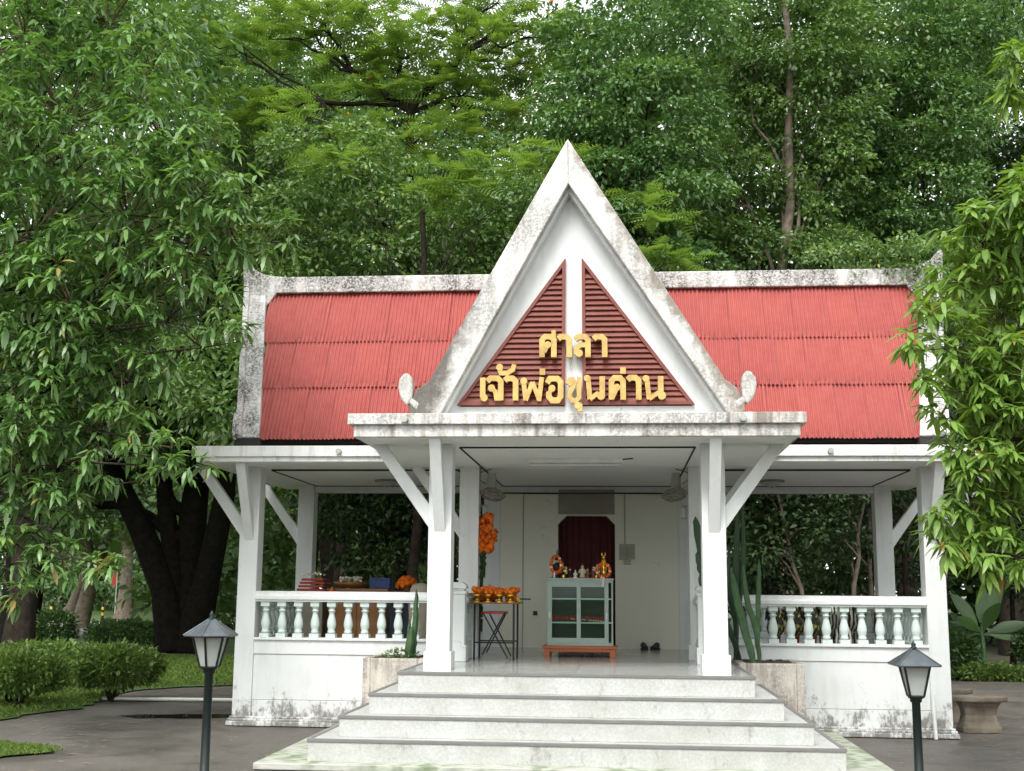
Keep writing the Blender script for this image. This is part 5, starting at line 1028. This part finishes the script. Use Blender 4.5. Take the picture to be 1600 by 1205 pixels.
RIGHT = [(4.18, -4.0, 6.56, 0.21), (4.14, -4.0, 6.25, 0.16), (4.13, -4.0, 5.08, 0.48), (3.78, -3.9, 4.88, 0.38), (3.53, -4.0, 4.43, 0.25), (4.16, -3.6, 4.46, 0.58), (3.18, -4.2, 4.09, 0.17), (3.01, -4.3, 3.79, 0.09), (3.44, -4.0, 3.84, 0.31), (3.93, -4.0, 3.66, 0.52), (3.7, -3.8, 3.41, 0.37), (3.25, -4.2, 3.18, 0.15), (3.95, -4.0, 3.03, 0.52), (3.53, -4.1, 2.8, 0.3), (3.16, -4.2, 2.4, 0.15), (3.53, -4.0, 2.36, 0.36), (3.97, -3.8, 2.37, 0.43), (3.2, -4.2, 2.07, 0.15), (3.59, -4.1, 1.97, 0.21), (3.93, -4.0, 2.0, 0.21), (3.07, -4.3, 3.45, 0.08), (3.59, -4.1, 5.0, 0.14), (4.7, -4.0, 4.6, .6), (4.7, -3.9, 3.2, .6)]
whorl_tree('mango_tree', 'large dark green tree with drooping glossy leaves filling the left side', LEFT, (-8.3, -1.2, 0), (-7.4, -1.4, 7.5), .22, 'leaf_left', .19, 130, .265, .30)
whorl_tree('mango_tree', 'bright yellow green drooping tree overlapping the right end of the pavilion', RIGHT, (5.6, -3.8, 0), (5.1, -3.9, 4.8), .14, 'leaf_right', .19, 280, .26, .3)
# ------------------------------------------------------------------ shrubs, hedges, banana
def shrub(name, label, cx, cy, cz, rx, ry, rz, nleaf, leaf, mat, stems=5, group=None, cat='shrub', boxy=0.):
    t = thing(name, label, cat, (cx, cy, 0), group); d = rnd_dirs(nleaf)
    if boxy: mxx = np.max(np.abs(d), 1, keepdims=True); d = d*(1-boxy)+d/mxx*boxy
    P_ = np.array([cx, cy, cz])+d*np.array([rx, ry, rz])*(.72+.34*rng.random((nleaf, 1)))*(1+.10*np.sin(d[:, :1]*9)+.08*np.cos(d[:, 1:2]*11)); P_[:, 2] = np.maximum(P_[:, 2], .05)
    D = d+rng.normal(size=(nleaf, 3))*.7+np.array([0, 0, .35]); up = np.array([0, 0, 1.])+rng.normal(size=(nleaf, 3))*.5
    V, T, k = leaf_geo(P_, D, up, leaf*(.6+.8*rng.random(nleaf)), leaf*.5*(.7+.6*rng.random(nleaf)), .1, .15)
    tag(np_obj('crown', np_mesh('crown', V, T, mat, np.repeat(rng.random(nleaf)*.9, k), (cx, cy, 0)), t, (cx, cy, 0)), kind='stuff')
    b = MB()
    for i in range(stems):
        a = random.uniform(0, 6.28); b.tube(limb_path((cx+.05*math.cos(a), cy+.05*math.sin(a), 0), (cx+rx*.6*math.cos(a), cy+ry*.6*math.sin(a), cz+rz*.2), .02, 5, .04), [.025, .02, .017, .013, .01, .006], 6, True, False)
    tag(b.build('stems', 'bark', t), kind='stuff')
GS = 'trimmed shrubs left of the path'
shrub('trimmed_shrub', 'bright trimmed shrub at the left edge of the picture', -7.85, 1.6, .47, .56, .5, .26, 4600, .085, 'leaf_hedge', 6, GS, 'shrub', .3)
shrub('trimmed_shrub', 'rounded trimmed shrub between the path and the lawn', -7.02, 2.9, .50, .60, .5, .28, 4800, .085, 'leaf_hedge', 6, GS, 'shrub', .25)
shrub('trimmed_shrub', 'trimmed shrub behind the bright one at far left', -8.9, 4.6, .45, .8, .6, .27, 4200, .085, 'leaf_hedge', 5, GS, 'shrub', .5)
shrub('clipped_hedge', 'dark clipped hedge in front of the huge forked tree', -12.65, 17.0, .37, .95, .7, .36, 6500, .11, 'leaf_deep', 8, None, 'hedge', .6)
shrub('clipped_hedge', 'dark clipped hedge near the left picture edge beside the double trunk', -16.1, 20.2, .45, .5, .5, .45, 3500, .11, 'leaf_deep', 6, None, 'hedge', .5)
shrub('low_bush', 'dark bush right of the bench under the trees', 9.3, 10.8, .6, 1.0, .7, .62, 6000, .11, 'leaf_deep', 6, 'bushes on the right', 'bush')
shrub('low_bush', 'dark bush left of the banana plant', 6.9, 10.9, .5, .65, .6, .55, 4200, .11, 'leaf_deep', 6, 'bushes on the right', 'bush')
shrub('low_bush', 'yellow green ground plants at the foot of the banana', 7.75, 10.3, .10, .8, .35, .18, 1800, .10, 'leaf_hedge', 3, None, 'plant')
t = thing('banana_plant', 'young banana plant with broad upright leaves right of the pavilion', 'plant', (7.75, 10.9, 0))
MB().tube([(7.75, 10.9, 0), (7.74, 10.9, .6), (7.72, 10.9, 1.05)], [.06, .05, .03], 10).build('stem', 'cactus', t)
for az, el, L, w_ in ((.45, 1.2, 1.55, .30), (2.4, 1.0, 1.3, .25), (1.2, 1.3, 1.3, .26), (-.3, .42, 1.1, .22), (3.35, .40, 1.1, .2), (-1.3, .75, 1.0, .25), (1.3, .85, 1.1, .28), (-.15, .12, .9, .18), (3.6, .15, .9, .2), (2.2, .6, .9, .24), (-2.2, .5, .9, .22)):
    d = Vector((math.cos(az)*math.cos(el), math.sin(az)*math.cos(el)*.5, math.sin(el))).normalized(); sd_ = d.cross(Vector((0, -1, .3))).normalized(); p0 = Vector((7.73, 10.88, .85)); vs = []; n = 12
    for i in range(n+1):
        q = i/n; c = p0+d*L*q-Vector((0, 0, 1))*L*.22*q*q; ww = w_*.5*math.sin(math.pi*min(1, max(0, (q-.15)/.85))**.8)+.012; up_ = d.cross(sd_)
        vs += [c-sd_*ww+up_*ww*.25, c, c+sd_*ww+up_*ww*.25]
    F = []
    for i in range(n): F += [(3*i, 3*i+3, 3*i+4, 3*i+1), (3*i+1, 3*i+4, 3*i+5, 3*i+2)]
    me = MB().add(vs, F, True).mesh('leaf', 'banana', (7.75, 10.9, 0)); a = me.attributes.new('tint', 'FLOAT', 'FACE'); a.data.foreach_set('value', [random.uniform(.1, .9)]*len(F)); link(bpy.data.objects.new('leaf', me), t, (7.75, 10.9, 0))
# weeds in the left planter, creeper over the right ridge end
shrub('planter_weeds', 'small weeds at the edge of the left planter', -2.12, -.62, .89, .2, .2, .05, 160, .05, 'leaf_olive', 3, None, 'weeds')
V, T, tn = crown([(3.2, .85, 5.92, .25), (3.7, .9, 5.95, .28), (4.15, .9, 5.98, .28), (4.45, .8, 5.9, .3), (4.5, .6, 5.4, .22), (4.3, .3, 5.2, .18)], .07, .035, .8, .2)
tag(np_obj('creeper', np_mesh('creeper', V, T, 'leaf_olive', tn)), 'small leaved creeper sprawling over the right end of the roof ridge', 'creeper')
# ------------------------------------------------------------------ the park beyond, left
def park_tree(x, y, r, h, lean, lab, crown_z, cr, mat='leaf_far', bark='bark_pale', tw=1.):
    t = thing('park_tree', lab, 'tree', (x, y, 0), 'trees in the park beyond')
    pth = [Vector((x+lean*(k/7), y, h*k/7)) for k in range(8)]
    MB().tube(pth, [r*(1.7 if k == 0 else 1.1-.35*k/7) for k in range(8)], 10).build('trunk', bark, t)
    e0 = pth[-1]; bl = []; b = MB()
    for k in range(6):
        a = k*1.05+random.uniform(0, .5); e = (e0.x+cr*math.cos(a)*.8, e0.y+cr*math.sin(a)*.8, crown_z+random.uniform(-.6, .9)); bl.append((*e, cr*.55)); b.tube(limb_path(e0-Vector((0, 0, .1)), e, .15, 5, .05), [r*.6, r*.5, r*.4, r*.28, r*.18, r*.1], 7, True, False)
    tag(b.build('branches', bark, t), kind='stuff'); V, T, tn = crown(bl, .24, .14, .8, .6, cull=2.); tag(np_obj('crown', np_mesh('crown', V, T, mat, tn, (x, y, 0)), t, (x, y, 0)), kind='stuff')
park_tree(-20.6, 31.8, .34, 2.4, .5, 'forked park tree with reddish trunk beside the road', 4.8, 2.4)
park_tree(-24.5, 45.5, .34, 3.6, .1, 'straight park tree beyond the road, right of the forked one', 6.5, 2.8)
park_tree(-22.2, 56, .3, 3.4, .9, 'pale leaning park tree far beyond the road', 6.0, 2.6)
park_tree(-21.0, 62, .3, 4.0, -.1, 'slim pale park tree near the huge dark trunk', 6.5, 2.6)
park_tree(-34, 60, .3, 3.4, 1.2, 'distant park tree left of the forked one', 6.0, 3.0)
t = plain_tree('double_trunk_tree', 'dark double trunk tree at the far left edge', [(-17.2, 20.0, 5.6, 1.5), (-18.8, 20.2, 6.4, 1.7), (-15.8, 20.4, 6.8, 1.5), (-17.4, 20.4, 8.2, 1.8), (-19, 20.5, 4.6, 1.3), (-15.6, 20.2, 5.0, 1.0)], (-17.45, 20.2, 0), (-17.7, 20.3, 6), .30, .16, 'leaf_deep', fork=.5, bark='bark_black')
MB().tube([(-16.9, 20.0, 0), (-16.75, 20.1, 2), (-16.6, 20.2, 4), (-16.3, 20.2, 6)], [.36, .26, .24, .15], 10).build('trunk', 'bark_black', t)
for i, x in enumerate((-27.5, -24.6, -22.2, -30.4)):
    t = thing('striped_post', f'small yellow and black striped post on the far lawn, {["second", "third", "last", "first"][i]} from the left', 'post', (x, 50, 0), 'striped posts across the road')
    for k in range(5): MB().lathe([(.07, .15*k), (.07, .15*k+.149)], (x, 50, 0), 10).build('band', 'yellow_flower' if k % 2 else 'black', t)
t = thing('red_flag', 'small red flag hanging behind the straight park tree', 'flag', (-25.4, 46.5, 0)); MB().tube([(-25.35, 46.5, 0), (-25.35, 46.5, 3.0)], .03, 6).build('pole', 'grey_plastic', t); MB().box(-25.62, -25.36, 46.49, 46.51, 1.75, 2.65).build('cloth', 'red', t)
# rubble beside the hedge
for i in range(16):
    x = -18.2+random.uniform(-1.7, 1.5); y = 24.5+random.uniform(-1.3, 1.3); r_ = random.uniform(.14, .34)
    o = MB().ball((x, y, r_*.35), (r_*1.5, r_, r_*.6), 9, 6, .14).build('rubble_stone', 'stone_grey', None, 0, (x, y, 0)); tag(o, 'grey stone in the rubble heap beyond the shrubs', 'stone', 'stones of the rubble heap')
# far woods as one mass
def woods(spec, leaf, dn):
    bl = []
    for (x0, x1, y0, y1, h, n, r, *lo) in spec:
        for _ in range(n):
            x = random.uniform(x0, x1); y = random.uniform(y0, y1); z = random.uniform(lo[0]/h if lo else .05, 1)**.9*h; bl.append((x, y, max(r*.6, z), r*random.uniform(.8, 1.3)))
    return crown(bl, leaf, leaf*.62, dn, 1.3, shell=.6, cull=2.)
V, T, tn = woods([(-75, -14, 72, 90, 15, 110, 2.8), (-14, 16, 30, 42, 12.5, 85, 2.1), (14, 34, 24, 40, 16, 80, 2.3), (-16, -4, 26, 34, 10, 24, 1.8), (-60, -24, 84, 92, 20, 34, 3.5), (-36, -13, 46, 58, 22, 40, 2.6, 8), (-15, 16, 25, 31, 4.5, 46, 1.5), (-75, -14, 68, 73, 4.5, 60, 1.9)], .42, .42)
V2, T2, t2 = woods([(26, 42, -30, 24, 13, 40, 3.6), (-48, -32, -30, 20, 13, 40, 3.6), (16, 30, 12, 24, 13, 24, 2.4)], .62, .42)
V, T, tn = np.concatenate([V, V2]), np.concatenate([T, T2+len(V)]), np.concatenate([tn, t2])
tag(np_obj('far_woods', np_mesh('far_woods', V, T, 'leaf_far', tn)), 'far woods closing off the view behind the trees', None, None, 'stuff')
# grass blades
def grass(name, poly, n, h, near, lab):
    poly = np.array(poly); lo = poly.min(0); hi = poly.max(0); P_ = []; 
    q = lo+(hi-lo)*rng.random((n*3, 2))
    x, y = q[:, 0], q[:, 1]; ins = np.zeros(len(q), bool); j = len(poly)-1
    for i in range(len(poly)):
        xi, yi = poly[i]; xj, yj = poly[j]; c = ((yi > y) != (yj > y)) & (x < (xj-xi)*(y-yi)/(yj-yi+1e-12)+xi); ins ^= c; j = i
    q = q[ins]+rng.normal(size=(int(ins.sum()), 2))*.05; q = q[(q[:, 1] < near) & (q[:, 0] > -19)][:n]; n = len(q); P3 = np.concatenate([q, np.full((n, 1), .01)], 1); a = rng.random(n)*6.28
    D = np.stack([np.cos(a)*.6, np.sin(a)*.6, np.ones(n)], 1); V, T, k = leaf_geo(P3, D, np.stack([np.sin(a), -np.cos(a), np.zeros(n)], 1)+.01, h*(.5+.9*rng.random(n)), .014+.012*rng.random(n), .25, .1)
    tag(np_obj(name, np_mesh(name, V, T, 'grass', np.repeat(rng.random(n), k))), lab, None, None, 'stuff')
grass('grass_blades', PATCH, 16000, .055, 99, 'short grass of the patch at lower left'); grass('lawn_grass', LAWN, 70000, .12, 14, 'rough grass of the lawn left of the pavilion')
# fallen leaves on the pavement
V, T, k = leaf_geo(np.stack([rng.uniform(-7, 6, 700), rng.uniform(-6.5, 5, 700), np.full(700, .004)], 1), np.concatenate([rng.normal(size=(700, 2)), np.zeros((700, 1))], 1), np.tile([0, 0, 1.], (700, 1)), .06+.05*rng.random(700), .03, 0, .12)
keep = np.repeat((np.abs(V[::4, 0]) > 4.5) | (V[::4, 1] < -3.8), 2); simple('dead_leaf', (.30, .22, .10), .8)
tag(np_obj('fallen_leaves', np_mesh('fallen_leaves', V, T[keep], 'dead_leaf')), 'dry leaves scattered over the pavement', None, None, 'stuff')
